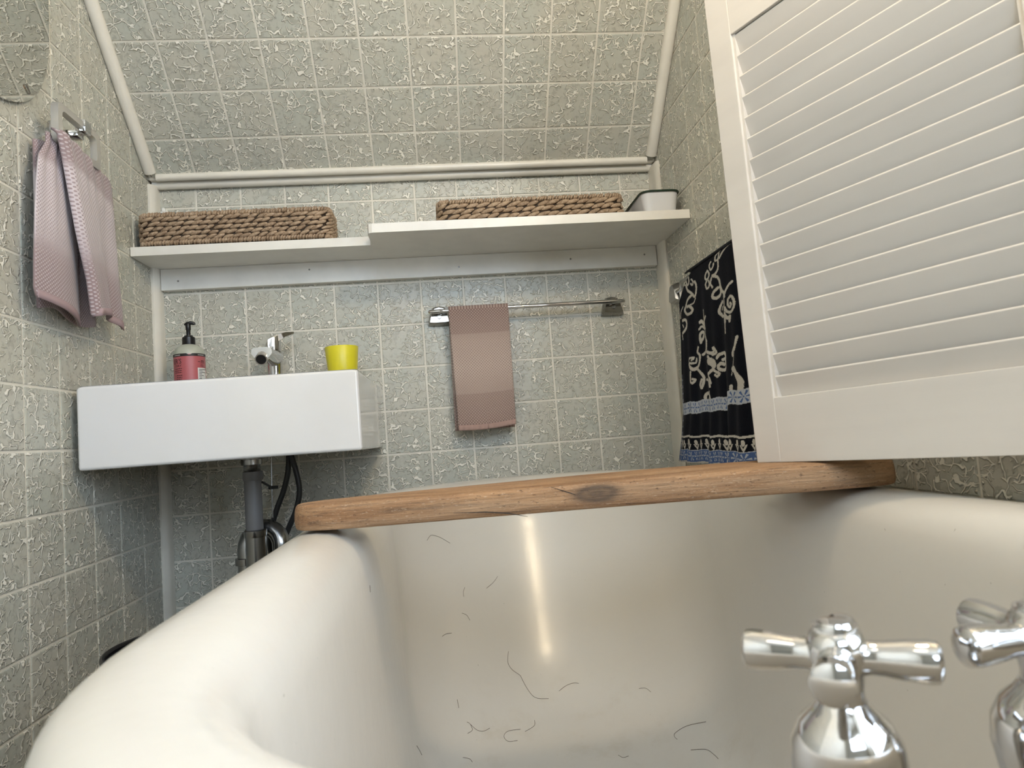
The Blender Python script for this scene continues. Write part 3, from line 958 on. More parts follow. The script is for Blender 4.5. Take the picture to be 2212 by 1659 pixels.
def basket(name, label, x0, x1, y0, y1, z0, z1, rows, seed):
    rnd = random.Random(seed)
    b = thing(name, label, 'basket', ((x0 + x1) / 2, (y0 + y1) / 2, z0), 'woven baskets on the shelf')
    cr = 0.022

    def rr(s, L, inset_=0.0):
        """point and tangent at fraction s round a rounded rectangle"""
        ax0, ax1, ay0, ay1, r = x0 + inset_, x1 - inset_, y0 + inset_, y1 - inset_, cr - inset_ * 0.3
        segs = [('l', (ax0 + r, ay0), (ax1 - r, ay0)), ('a', (ax1 - r, ay0 + r), -90), ('l', (ax1, ay0 + r), (ax1, ay1 - r)), ('a', (ax1 - r, ay1 - r), 0),
                ('l', (ax1 - r, ay1), (ax0 + r, ay1)), ('a', (ax0 + r, ay1 - r), 90), ('l', (ax0, ay1 - r), (ax0, ay0 + r)), ('a', (ax0 + r, ay0 + r), 180)]
        lens = [math.dist(q[1], q[2]) if q[0] == 'l' else r * math.pi / 2 for q in segs]
        d = (s % 1.0) * sum(lens)
        for q, l in zip(segs, lens):
            if d <= l:
                t = d / l
                if q[0] == 'l':
                    p = (q[1][0] + (q[2][0] - q[1][0]) * t, q[1][1] + (q[2][1] - q[1][1]) * t)
                    tg = ((q[2][0] - q[1][0]) / l, (q[2][1] - q[1][1]) / l)
                else:
                    a = math.radians(q[2] + 90 * t)
                    p = (q[1][0] + r * math.cos(a), q[1][1] + r * math.sin(a))
                    tg = (-math.sin(a), math.cos(a))
                return Vector((p[0], p[1])), Vector(tg)
            d -= l
        return Vector((ax0 + r, ay0)), Vector((1, 0))
    per = 2 * (x1 - x0 + y1 - y0) - 8 * cr + 2 * math.pi * cr
    # dark inner lining, open at the top
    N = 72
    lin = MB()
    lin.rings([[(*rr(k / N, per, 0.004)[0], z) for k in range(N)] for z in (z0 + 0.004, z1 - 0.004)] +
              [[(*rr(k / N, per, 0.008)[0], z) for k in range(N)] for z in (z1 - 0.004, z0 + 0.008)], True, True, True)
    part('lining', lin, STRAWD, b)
    # woven strands: slanted overlapping lens shapes in rows
    st = MB()
    step = 0.019 if rows > 4 else 0.023
    cnt = int(per / step)
    zr0, zr1 = z0 + 0.010, z1 - 0.010
    for r_ in range(rows):
        z = zr0 + (r_ + 0.5) * (zr1 - zr0) / rows
        th = (zr1 - zr0) / rows
        for k in range(cnt):
            s = (k + (0.5 if r_ % 2 else 0) + rnd.uniform(-0.12, 0.12)) / cnt
            p, tg = rr(s, per, 0.002)
            nrm = Vector((tg.y, -tg.x))
            tilt = rnd.uniform(0.20, 0.36)
            X = Vector((tg.x * math.cos(tilt), tg.y * math.cos(tilt), math.sin(tilt)))
            X = (X + Vector((nrm.x, nrm.y, 0)) * 0.10).normalized()
            Y = Vector((nrm.x, nrm.y, 0)); Z = X.cross(Y).normalized(); Y = Z.cross(X)
            R = Matrix((X, Y, Z)).transposed()
            st.ellipsoid((p.x + nrm.x * 0.001, p.y + nrm.y * 0.001, z + rnd.uniform(-0.001, 0.001)), step * rnd.uniform(0.62, 0.80), 0.0050, th * 0.40, R, 8, 7)
    part('woven_strands', st, STRAW, b, stuff=True)
    for nm, zc, rad in (('rim_wrapping', z1 - 0.006, 0.0068), ('base_wrapping', z0 + 0.007, 0.0062)):
        rm = MB()
        cnt2 = int(per / 0.0062)
        for k in range(cnt2):
            p, tg = rr((k + rnd.uniform(-0.2, 0.2)) / cnt2, per, 0.003)
            nrm = Vector((tg.y, -tg.x, 0)); t3 = Vector((tg.x, tg.y, 0))
            A = (Vector((0, 0, 1)) + t3 * rnd.uniform(0.25, 0.6)).normalized()
            Z = nrm; Y = Z.cross(A).normalized()
            R = Matrix((A, Y, Z)).transposed()
            rm.ellipsoid((p.x, p.y, zc + rnd.uniform(-0.0008, 0.0008)), rad * 1.12, 0.0037, rad * rnd.uniform(0.9, 1.1), R, 7, 6)
        part(nm, rm, STRAW, b, stuff=True)
    return b


basket('woven_basket', 'long woven seagrass basket on the left end of the white shelf', 0.014, 0.432, -0.136, -0.020, 1.1725, 1.2475, 5, 3)
basket('woven_basket', 'woven seagrass basket set back beside the white enamel tin', 0.676, 1.108, -0.160, -0.035, 1.1705, 1.2420, 4, 5)
# things in the left basket
jar = thing('jar', 'small white-topped jar with dark lid showing above the left basket', 'jar', (0.062, -0.075, 1.186))
part('jar_body', MB().lathe([(0.026, 1.186), (0.027, 1.19), (0.027, 1.250), (0.025, 1.252)], 0.075, -0.080, 28), BLACKP, jar)
part('jar_lid', MB().lathe([(0.030, 1.251), (0.031, 1.253), (0.031, 1.256), (0.012, 1.2585), (0.001, 1.2585)], 0.075, -0.080, 32, True, True), BLACKP, jar)
part('white_cap', MB().lathe([(0.0115, 1.2585), (0.011, 1.262), (0.0055, 1.266), (0.0045, 1.272), (0.003, 1.274)], 0.054, -0.088, 24), PAPER, jar)

# enamel tin
tin = thing('enamel_tin', 'white enamel loaf tin with dark green rim at the shelf right end', 'tin', (1.175, -0.13, SH1))


def rrect(x0, x1, y0, y1, r, z, n=6):
    out = []
    for cx, cy, a0 in ((x1 - r, y0 + r, -90), (x1 - r, y1 - r, 0), (x0 + r, y1 - r, 90), (x0 + r, y0 + r, 180)):
        for k in range(n + 1):
            a = math.radians(a0 + 90 * k / n)
            out.append((cx + r * math.cos(a), cy + r * math.sin(a), z))
    return out


ti = MB().rings([rrect(1.146, 1.214, -0.208, -0.04, 0.016, SH1 + 0.0005), rrect(1.143, 1.2165, -0.212, -0.036, 0.018, SH1 + 0.003), rrect(1.136, 1.2225, -0.219, -0.029, 0.020, SH1 + 0.050),
                 rrect(1.138, 1.2205, -0.217, -0.031, 0.018, SH1 + 0.050), rrect(1.147, 1.2125, -0.208, -0.04, 0.016, SH1 + 0.005)])
part('tin_body', ti, WHITEE, tin)
rim = rrect(1.1345, 1.2240, -0.2205, -0.0275, 0.021, SH1 + 0.0515, 8)
part('green_rim', MB().tube(rim + rim[:2], 0.0026, 8), GREENE, tin)

# ------------------------------------------------------------------ towel bar on the back wall
BZ = 1.008
BYB = -0.045
def mount(mb, x, y=0.0, z=BZ, axis='back'):
    """domed trapezoid base; wall plane y = 0"""
    rg = []
    for t in np.linspace(0, 1, 6):
        d = 0.003 + 0.020 * t
        k = math.cos(t * 1.25)
        wb, wt = 0.0285 * (0.72 + 0.28 * k), 0.0185 * (0.6 + 0.4 * k)
        zb, ztp = z - 0.028, z + 0.010 * k + 0.008
        zb = zb + 0.006 * t * t
        ring = [(-wb, zb), (-wb * 0.6, zb - 0.001), (wb * 0.6, zb - 0.001), (wb, zb), ((wb + wt) / 2, (zb + ztp) / 2 + 0.004), (wt * 0.8, ztp - 0.001), (0, ztp + 0.002), (-wt * 0.8, ztp - 0.001), (-(wb + wt) / 2, (zb + ztp) / 2 + 0.004)]
        if axis == 'back': rg.append([(x + a, y - d, b) for a, b in ring])
        else: rg.append([(y - d, x + a, b) for a, b in ring])
    first = [(p[0], y, p[2]) if axis == 'back' else (y, p[1], p[2]) for p in rg[0]]
    return mb.rings([first] + rg)


bar = thing('towel_bar', 'chrome towel bar mounted on the tiled back wall', 'towel bar', (0.88, 0, BZ))
for x in (0.664, 1.098):
    mt = part('mount', mount(MB(), x), DARKREFL, bar, angle=50)
    sgn = 1 if x < 0.8 else -1
    part('screw_knob', MB().tube([(x, -0.020, BZ - 0.010), (x, -0.027, BZ - 0.010)], [0.006, 0.0045], 14), DULLCHROME, mt)
rod = [(0.664, -0.018, BZ), (0.667, -0.036, BZ), (0.676, BYB, BZ), (1.086, BYB, BZ), (1.095, -0.036, BZ), (1.098, -0.018, BZ)]
part('rod', MB().tube(smooth_path(rod, 5), 0.0050, 14), CHROME, bar)


def cloth(name, fn, nu, nv, uvf, mat, parent=None, thick=0.003, base=(0, 0, 0), sub=0):
    """sheet from fn(u, v) with uv map in metres"""
    mb = MB().grid(fn, nu, nv)
    me = bpy.data.meshes.new(name)
    b = base
    me.from_pydata([(x - b[0], y - b[1], z - b[2]) for x, y, z in mb.v], [], mb.f)
    uvl = me.uv_layers.new(name='UVMap')
    uvs = [uvf(i / nu, j / nv) for j in range(nv + 1) for i in range(nu + 1)]
    for lp in me.loops: uvl.data[lp.index].uv = uvs[lp.vertex_index]
    me.materials.append(mat)
    me.polygons.foreach_set('use_smooth', [True] * len(me.polygons))
    o = bpy.data.objects.new(name, me)
    COL.objects.link(o)
    md = o.modifiers.new('t', 'SOLIDIFY'); md.thickness = thick; md.offset = 0
    if parent is not None: o.parent = parent
    return o


# hand towel folded over the bar.  v: 0 = front hem, ~0.5 over the rod, 1 = back hem
HT = weave_material('mauve_woven_towel', [(0.0, 1.0), (0.285, 0.75), (0.295, 0.38), (0.50, 0.0), (0.72, 0.15), (0.785, 0.38), (0.795, 0.80), (1.0, 1.0)], 0.0070, (0.56, 0.445, 0.375), (0.255, 0.165, 0.14))
tw = thing('hand_towel', 'mauve woven hand towel folded over the chrome towel bar', 'towel', (0.757, BYB, 0.73))
LF, LB = 0.285, 0.290


def bar_towel(u, v):
    x = 0.6865 + 0.1445 * u
    s = v * (LF + LB + math.pi * 0.0085)
    rr_ = 0.0085
    if s < LF:
        t = 1 - s / LF                      # 0 at rod, 1 at hem
        z, y = BZ - (LF - s), BYB - rr_
        y += -0.010 * t * t * math.sin(math.pi * min(1, max(0, u))) + 0.0012 * math.sin(u * 9 + 1) * t
        x += 0.004 * t * (0.5 - u) * 1.2 + (0.0 if u > 0.5 else 0.003) * t
        z += -0.004 * t * math.sin(math.pi * u) + 0.006 * (u - 0.5) * t
    elif s < LF + math.pi * rr_:
        a = (s - LF) / rr_
        y, z = BYB - rr_ * math.cos(a), BZ + rr_ * math.sin(a)
    else:
        t = (s - LF - math.pi * rr_) / LB
        y, z = BYB + rr_ + 0.004 * t, BZ - t * LB
        x -= 0.003 * t
    return (x, y, z)


def bar_uv(u, v):
    s = v * (LF + LB + 0.0267)
    # 0..1 up the front face, mirrored down the back
    k = s / 0.285 if s < 0.298 else (0.596 - s) / 0.285
    return (u * 0.1445, max(0.001, min(0.999, k * 0.999)))


# weave uses uv.y as the band coordinate (0..1 over 0.285 m)
HT.node_tree  # noqa
cloth('cloth', bar_towel, 40, 150, bar_uv, HT, tw, 0.0035, tuple(tw.location))
hemm = painted('towel_hem', (0.42, 0.28, 0.24), 0.9)


def hem_fn(u, v):
    p = bar_towel(u, 0.0)
    q = bar_towel(u, 0.02)
    rip = 0.0008 * math.sin(u * 70)
    return (p[0], p[1] - 0.0022 - rip, p[2] - 0.002 + v * 0.0125)


cloth('hem', hem_fn, 80, 3, lambda u, v: (u, v), hemm, tw, 0.0015, tuple(tw.location))

# ------------------------------------------------------------------ louvred shutter door
th = math.radians(24.265)
P0 = Vector((1.054, -0.85, 0.640))
door = thing('louvred_door', 'white painted louvred shutter door swung open over the bathtub', 'door', P0)
ROT = -math.pi / 2 + th
DW, DT, ZTOP = 0.393, 0.019, 0.735
ST = 0.0375
Z0P, Z1P = 0.081, 0.5575


def dpart(name, mb, mat=DOORP, angle=40, label=None):
    me = mesh_of(mb, name, mat, True, angle)
    o = bpy.data.objects.new(name, me)
    COL.objects.link(o)
    o.parent = door
    wn = o.modifiers.new('wn', 'WEIGHTED_NORMAL'); wn.keep_sharp = True; wn.weight = 100
    if label: o['label'] = label
    return o


door.rotation_euler = (0, math.radians(-1.2), ROT)
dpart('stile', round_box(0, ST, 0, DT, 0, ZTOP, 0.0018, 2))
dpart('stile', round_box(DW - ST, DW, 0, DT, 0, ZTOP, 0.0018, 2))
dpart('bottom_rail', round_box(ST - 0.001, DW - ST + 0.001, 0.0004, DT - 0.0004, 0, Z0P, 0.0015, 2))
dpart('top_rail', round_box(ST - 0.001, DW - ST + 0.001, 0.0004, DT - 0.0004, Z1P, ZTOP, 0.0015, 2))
bead = MB()
for x in (ST, DW - ST - 0.004):
    bead.box(x, x + 0.004, 0.003, DT - 0.003, Z0P, Z1P)
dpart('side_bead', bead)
NS = 17
pit = (Z1P - Z0P) / NS
slp = [(0.0032, -0.0002), (0.0042, 0.0010), (0.0160, -0.0325), (0.0135, -0.0345), (0.0030, -0.0015)]
for k in range(NS):
    zt_ = Z0P + (k + 1) * pit - 0.0025
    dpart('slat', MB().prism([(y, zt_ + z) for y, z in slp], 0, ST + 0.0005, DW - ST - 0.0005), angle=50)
for z in (0.10, 0.62):
    hg = MB().tube([(DW + 0.004, 0.004, z), (DW + 0.004, 0.004, z + 0.05)], 0.004, 12)
    hg.box(DW - 0.012, DW + 0.004, -0.0015, 0.0, z, z + 0.05)
    dpart('hinge', hg, DULLCHROME)

# ------------------------------------------------------------------ bath towel on the right wall
TX = 1.170
rail = thing('towel_bar', 'towel bar on the right wall hidden under the navy towel', 'towel bar', (XR, -0.45, 1.0))
for y in (-0.135, -0.78):
    part('mount', mount(MB(), y, XR, 1.008, 'right'), DULLCHROME, rail, angle=50)
part('rod', MB().tube(smooth_path([(XR - 0.016, -0.140, 1.002), (XR - 0.022, -0.20, 1.0), (TX + 0.012, -0.29, 0.995), (TX + 0.0085, -0.34, 0.995), (TX + 0.0085, -0.72, 0.995), (XR - 0.022, -0.76, 1.0), (XR - 0.016, -0.775, 1.002)], 5), 0.0040, 12), DULLCHROME, rail)

NAVY, IVORY, BLUE, PALE = np.array((0.0035, 0.0045, 0.0095)), np.array((0.64, 0.60, 0.53)), np.array((0.085, 0.145, 0.33)), np.array((0.52, 0.55, 0.60))
Q5 = lambda a, b: (1420 + a / 6.38, 500 + b / 6.38)
Q6 = lambda a, b: (1420 + a / 5.72, 740 + b / 5.72)
S5 = [  # (width in zoomed pixels, points)
    (20, [(410, 585), (395, 640), (400, 700), (425, 740), (437, 690), (427, 620), (410, 585)]), (28, [(395, 740), (420, 810), (470, 850), (510, 900), (530, 830), (530, 740), (510, 690)]),
    (18, [(330, 640), (345, 710), (380, 745)]), (18, [(465, 660), (490, 690), (480, 740), (460, 720)]),
    (32, [(470, 880), (420, 950), (390, 1040), (375, 1090), (410, 1140), (460, 1130), (485, 1080), (450, 1030), (415, 1040)]), (16, [(520, 920), (500, 980), (460, 1010)]),
    (12, [(350, 1040), (320, 1110), (315, 1200)]), (34, [(345, 1230), (385, 1220), (405, 1280), (385, 1350), (345, 1400)]), (16, [(345, 1290), (360, 1320)]), (18, [(335, 1430), (345, 1490)]),
    (22, [(985, 160), (930, 230), (880, 310), (850, 370)]), (20, [(845, 270), (800, 330), (790, 400), (830, 380), (845, 300)]), (20, [(735, 420), (715, 470), (735, 530), (765, 480), (770, 440)]),
    (26, [(830, 400), (830, 500), (800, 570), (760, 610)]), (22, [(690, 540), (665, 600), (665, 650), (690, 660), (715, 600), (700, 550)]), (22, [(690, 670), (670, 730), (690, 790), (720, 740), (710, 680)]),
    (30, [(760, 610), (820, 630), (850, 690), (860, 740), (880, 800), (910, 840)]), (14, [(910, 840), (920, 950), (925, 1100)]), (22, [(745, 640), (735, 720), (760, 770)]),
    (34, [(820, 780), (780, 830), (760, 900), (800, 920), (850, 880), (870, 820), (850, 760)]), (28, [(1035, 690), (970, 760), (930, 850), (925, 900)]),
    (28, [(1010, 985), (1030, 1000), (1010, 1040), (975, 1010), (980, 930), (1030, 890), (1065, 960), (1060, 1050), (1020, 1110), (960, 1100), (935, 1050)]),
    (36, [(890, 970), (850, 1040), (840, 1110), (870, 1150), (900, 1170)]), (18, [(900, 1040), (885, 1080)]), (34, [(930, 1130), (935, 1250)]), (20, [(935, 1250), (937, 1400)]), (34, [(930, 1150), (970, 1190), (1010, 1170), (1000, 1230)]),
    (14, [(630, 1080), (640, 1170)]), (28, [(640, 1170), (650, 1260), (665, 1340)]), (18, [(665, 1340), (670, 1440)]), (30, [(670, 1440), (690, 1530), (690, 1620)]), (20, [(675, 1170), (655, 1230)]), (40, [(640, 1290), (600, 1240), (580, 1250)]),
    (26, [(645, 1340), (600, 1310), (570, 1350)]), (34, [(590, 1530), (580, 1440), (600, 1390), (630, 1400), (620, 1460), (600, 1500)]), (30, [(1110, 1450), (1080, 1620)])]
S6 = [
    (28, [(620, -20), (600, 90), (550, 150)]), (28, [(500, 60), (490, 120), (520, 160), (515, 250), (490, 310)]), (22, [(440, 215), (455, 185), (410, 200), (410, 250), (470, 250), (480, 200)]),
    (36, [(400, 270), (450, 330), (490, 310)]), (30, [(490, 330), (540, 390), (560, 450), (540, 560), (520, 520), (540, 460)]), (24, [(430, 360), (430, 470), (450, 500), (470, 460), (450, 450)]),
    (30, [(620, 110), (680, 130), (710, 90), (690, 70)]), (26, [(700, 60), (735, 120), (690, 150)]), (74, [(660, 230), (690, 250), (700, 270)]), (26, [(640, 170), (660, 210)]),
    (30, [(740, 190), (760, 150), (810, 130), (825, 190), (790, 210)]), (30, [(825, 230), (830, 310), (790, 340), (750, 310), (770, 260), (800, 270)]),
    (28, [(690, 330), (720, 360), (760, 380), (740, 420), (710, 400)]), (30, [(690, 330), (640, 390)]), (28, [(590, 460), (640, 470), (660, 540)]), (22, [(650, 420), (670, 500)]),
    (32, [(590, 740), (570, 680), (590, 630), (640, 640), (640, 700), (615, 700)]), (12, [(650, 600), (670, 710)]),
    (26, [(960, 60), (935, 120), (940, 160)]), (8, [(975, 0), (950, 200), (930, 400)]), (50, [(950, 320), (1000, 400), (1040, 480), (1040, 600), (1020, 640)]), (34, [(930, 540), (930, 640)])]


def zpx(a, b):
    q = Q6(a, b)
    return hit(q[0], q[1], 0, TX)[2]


def towel_sheet():
    y0, y1, z0, z1 = -0.30, -0.70, 0.6125, 1.003
    NU, NV = 430, 420
    U, V = np.meshgrid(np.linspace(0, 1, NU + 1), np.linspace(0, 1, NV + 1))      # U away from the back wall, V upward
    Z = z0 + (z1 - z0) * V
    flare = np.interp(Z, [0.60, 0.66, 0.72, 0.85, 0.97, 1.01], [0.125, 0.085, 0.055, 0.030, 0.010, 0.004])
    Y = y0 + flare * (1 - U) ** 1.5 + (y1 - y0) * U
    X = TX + 0.004 * np.sin(U * 26 + 0.6) * (1 - V) ** 0.7 + 0.003 * np.sin(U * 61 + 1.3) * (1 - V)
    st = np.interp(Y, [-0.56, -0.50, -0.488, -0.40, -0.25], [0.0, -0.006, 0.006, 0.002, 0.0])
    X = X + st * np.clip((0.82 - Z) / 0.12, 0, 1)
    # far top corner droops
    Z = Z - np.clip((Y + 0.40) / 0.11, 0, 1.1) ** 2 * 0.050 * np.clip((Z - 0.80) / 0.2, 0, 1)
    # lip over the rod
    lip = np.clip((V - 0.985) / 0.015, 0, 1)
    X = X + 0.004 * lip
    C = np.tile(NAVY, (NV + 1, NU + 1, 1))
    rng = np.random.default_rng(3)
    jit = (rng.random(Y.shape) - 0.5) * 0.0011
    k_m = hit(1500, 700, 0, TX)
    for lst, Q, sc_ in ((S5, Q5, 6.38), (S6, Q6, 5.72)):
        for wd, pts in lst:
            P = [hit(*Q(a, b), 0, TX) for a, b in pts]
            P = [(p[1], p[2]) for p in P]
            # Catmull-Rom through the traced points
            PP = smooth_path([(p[0], p[1], 0) for p in P], 4) if len(P) > 2 else [Vector((p[0], p[1], 0)) for p in P]
            # px width -> metres: strokes are vertical-scale widths, along y one pixel covers more
            hz = wd / sc_ / 2 * 0.00098
            hyw = hz * 1.75
            ys = [p.x for p in PP]; zs = [p.y for p in PP]
            box = (Y > min(ys) - 0.02) & (Y < max(ys) + 0.02) & (Z > min(zs) - 0.012) & (Z < max(zs) + 0.012)
            idx = np.where(box)
            if not len(idx[0]): continue
            yy, zz, jj = Y[idx] / 1.75, Z[idx], jit[idx]
            best = np.full(yy.shape, 9.0)
            for a, b in zip(PP[:-1], PP[1:]):
                ay, az, by, bz = a.x / 1.75, a.y, b.x / 1.75, b.y
                L2 = (by - ay) ** 2 + (bz - az) ** 2 + 1e-12
                t = np.clip(((yy - ay) * (by - ay) + (zz - az) * (bz - az)) / L2, 0, 1)
                best = np.minimum(best, np.hypot(yy - ay - t * (by - ay), zz - az - t * (bz - az)))
            k = best + jj < hz * 1.12
            C[idx[0][k], idx[1][k]] = IVORY
    # woven bands
    wav = 0.0
    zz = Z + 0.0012 * np.sin(U * 40)
    step_ = np.where(Y < -0.494, 0.008, 0.0)
    b1t, b1b = zpx(335, 742), zpx(335, 888)
    z1_ = zz - step_
    s = (Y - y0)

    def motif(ph, zc, half, per):
        """snowflake-like figures along a band"""
        a = ((s + ph) % per) / per - 0.5
        q = (zz_ - zc) / half
        r = np.hypot(a * 2.0, q)
        ang = np.arctan2(q, a * 2.0)
        return ((np.abs(np.sin(3 * ang)) < 0.55) & (r < 0.85) & (r > 0.18)) | (r < 0.1)
    m1 = (z1_ < b1t) & (z1_ > b1b)
    C[m1] = PALE
    zz_ = z1_
    C[m1 & motif(0.01, (b1t + b1b) / 2, (b1t - b1b) / 2, np.where(Y > -0.30, 0.03, np.where(Y > -0.494, 0.016, 0.040)))] = BLUE
    wl = zpx(320, 1160)
    wl2 = wl - 0.0075 * 0 - np.interp(Y, [-0.6, -0.30], [0.002, 0])
    C[np.abs(zz - wl2) < 0.0021] = IVORY
    bt, bb_ = zpx(285, 1318), zpx(262, 1450)
    # row of sprigs
    per = 0.024
    a = ((s + 0.004) % per) / per - 0.5
    zc = (wl + bt) / 2 - 0.001
    q = (zz - zc) / ((wl - bt) / 2)
    bud = (np.hypot(a * 2.6, (q - 0.22) * 1.3) < 0.52)
    leaf = (np.abs(np.abs(a) * 2.2 - (q + 0.72) * 0.9) < 0.20) & (q < 0.0) & (q > -0.85)
    C[(bud | leaf) & (zz < wl - 0.004) & (zz > bt)] = IVORY
    m2 = (zz < bt) & (zz > bb_)
    C[m2] = BLUE
    zz_ = zz
    C[m2 & motif(0.0, (bt + bb_) / 2, (bt - bb_) / 2, np.where(Y > -0.27, 0.026, np.where(Y > -0.46, 0.015, 0.034)))] = PALE
    C[np.abs(zz - bt) < 0.0007] = PALE
    C[zz <= bb_] = (0.60, 0.57, 0.52)
    # pale stitched edge
    ed = (U < 0.012) & (Z < 0.80)
    C[ed & (np.sin(Z * 2400) > 0.2)] = (0.30, 0.31, 0.36)
    return X, Y, Z, C, NU, NV


X, Y, Z, C, NU, NV = towel_sheet()
nt = thing('bath_towel', 'navy bath towel with ivory scroll pattern hanging on the right wall', 'towel', (TX, -0.48, 0.6125))
bx, by, bz = nt.location
vs = np.stack([X.ravel() - bx, Y.ravel() - by, Z.ravel() - bz], 1)
me = bpy.data.meshes.new('terry_cloth')
I = np.arange((NU + 1) * (NV + 1)).reshape(NV + 1, NU + 1)
F = np.stack([I[:-1, :-1], I[:-1, 1:], I[1:, 1:], I[1:, :-1]], -1).reshape(-1, 4)
me.from_pydata(vs.tolist(), [], F.tolist())
at = me.color_attributes.new('print', 'FLOAT_COLOR', 'POINT')
at.data.foreach_set('color', np.concatenate([C.reshape(-1, 3), np.ones((C.shape[0] * C.shape[1], 1))], 1).astype(np.float32).ravel())
me.materials.append(vcol_material('terry_print'))
me.polygons.foreach_set('use_smooth', [True] * len(me.polygons))
o = bpy.data.objects.new('terry_cloth', me); COL.objects.link(o); o.parent = nt
md = o.modifiers.new('t', 'SOLIDIFY'); md.thickness = 0.004; md.offset = -1
NAVYM = painted('navy_terry', tuple(NAVY), 0.95)


def back_half(u, v):
    a = math.pi * min(1, v * 8)
    if v < 0.125:
        return (TX + 0.0075 - 0.0075 * math.cos(a), -0.345 - 0.355 * u, 1.0015 + 0.005 * math.sin(a))
    return (TX + 0.015, -0.345 - 0.355 * u, 1.0015 - (v - 0.125) * 0.36)


cloth('cloth_fold', back_half, 20, 24, lambda u, v: (u, v), NAVYM, nt, 0.003, tuple(nt.location))

# ------------------------------------------------------------------ left wall: mirror, towel ring, towel
mir = thing('wall_mirror', 'frameless mirror with rounded bottom on the left wall', 'mirror', (0, -0.655, 1.28))
mo = []
cyM, zM, aM, bM = -0.655, 1.50, 0.200, 0.222
for k in range(40):
    a = math.pi + math.pi * k / 39
    ca, sa = math.cos(a), math.sin(a)
    mo.append((cyM + aM * math.copysign(abs(ca) ** 0.80, ca), zM + bM * math.copysign(abs(sa) ** 0.80, sa)))
mo += [(cyM + aM, 1.85)] + [(cyM + aM * math.cos(a), 1.85 + 0.12 * math.sin(a)) for a in np.linspace(0.1, math.pi - 0.1, 20)] + [(cyM - aM, 1.85)]
part('mirror_glass', MB().prism(mo, 0, 0.003, 0.008), MIRROR, mir, smooth=False)
part('mirror_backing', MB().prism([(cyM + (y - cyM) * 0.995, 1.6 + (z - 1.6) * 0.995) for y, z in mo], 0, 0.0002, 0.003), DARKR, mir, smooth=False)
pc = hit(57, 194, 0, 0.008)
clp = MB().tube([(0.002, pc[1] + 0.010, pc[2] - 0.006), (0.010, pc[1] + 0.006, pc[2] - 0.002), (0.0105, pc[1] - 0.002, pc[2] + 0.006), (0.0095, pc[1] - 0.004, pc[2] + 0.008)], 0.0016, 8)
part('mirror_clip', clp, CHROME, mir)

RX = 0.050
ring = thing('towel_ring', 'clear acrylic towel ring on a chrome bracket, left wall', 'towel ring', (0, -0.46, 1.31))
RY0, RY1, RZ1, RZ0 = -0.528, -0.385, 1.312, 1.243
rp = []
for cy_, cz_, a0 in ((RY1 - 0.012, RZ1 - 0.012, 0), (RY0 + 0.012, RZ1 - 0.012, 90), (RY0 + 0.012, RZ0 + 0.012, 180), (RY1 - 0.012, RZ0 + 0.012, 270)):
    for k in range(5):
        a = math.radians(a0 + 22.5 * k)
        rp.append((RX, cy_ + 0.012 * math.cos(a), cz_ + 0.012 * math.sin(a)))
rp = rp + rp[:1]
sec = MB()
N_ = len(rp)
cyR, czR = (RY0 + RY1) / 2, (RZ0 + RZ1) / 2
rgs = []
for p in rp[:-1]:
    dy, dz = p[1] - cyR, p[2] - czR
    iy, iz = cyR + dy * (1 - 0.013 / 0.0715), czR + dz * (1 - 0.012 / 0.0345)
    rgs.append([(RX - 0.006, p[1], p[2]), (RX + 0.006, p[1], p[2]), (RX + 0.006, iy, iz), (RX - 0.006, iy, iz)])
rgs.append(rgs[0])
sec.rings(rgs, True, False, False)
part('acrylic_ring', sec, ACRYL, ring, angle=30)
br = round_box(0.0, RX - 0.004, -0.446, -0.424, 1.286, 1.298, 0.0015, 2)
b2 = round_box(0.0, 0.005, -0.455, -0.415, 1.272, 1.312, 0.002, 2); br.add(b2.v, b2.f)
b3 = round_box(RX - 0.009, RX + 0.009, -0.446, -0.424, 1.294, 1.3165, 0.0015, 2); br.add(b3.v, b3.f)
part('bracket', br, CHROME, ring, angle=30)

LT = weave_material('lilac_woven_towel', [(0.0, 0.95), (0.25, 0.85), (0.30, 0.70), (0.36, 0.30), (0.50, 0.03), (0.80, 0.04), (0.84, 0.8), (1.0, 0.95)], 0.0065, (0.66, 0.58, 0.60), (0.28, 0.19, 0.19))
lt = thing('hand_towel', 'lilac woven hand towel pulled through the clear towel ring', 'towel', (RX, -0.45, 0.96))


def edge(px, x):
    '''edge of the cloth as (z, y) samples from traced photo points on the plane x'''
    q = sorted((float(p[2]), float(p[1])) for p in (hit(u, v, 0, x) for u, v in px))
    zz, yy = [p[0] for p in q], [p[1] for p in q]
    return lambda z: float(np.interp(z, zz, yy))


XL, XF = 0.046, 0.060
L0 = edge([(112, 305), (97, 330), (92, 390), (90, 450), (88, 560), (88, 620), (94, 645)], XL)
L1 = edge([(146, 305), (160, 360), (178, 450), (192, 560), (202, 660), (206, 700)], XL)
F0 = edge([(132, 297), (140, 335), (150, 390), (169, 499), (191, 607), (200, 685)], XF)
F1 = edge([(168, 300), (205, 338), (226, 365), (238, 400), (244, 500), (250, 600), (257, 672), (258, 690)], XF - 0.022)


def left_panel(u, v):
    zb = 0.972 - 0.020 * u
    z = zb + (1.256 - zb) * v
    y = L0(z) + (L1(z) - L0(z)) * u
    t = 1 - v
    x = XL - 0.010 + 0.016 * math.sin(math.pi * u) * (0.4 + 0.6 * t) - 0.018 * u * t + 0.002 * math.sin(u * 26) * v ** 2
    return (max(x, 0.010), y, z)


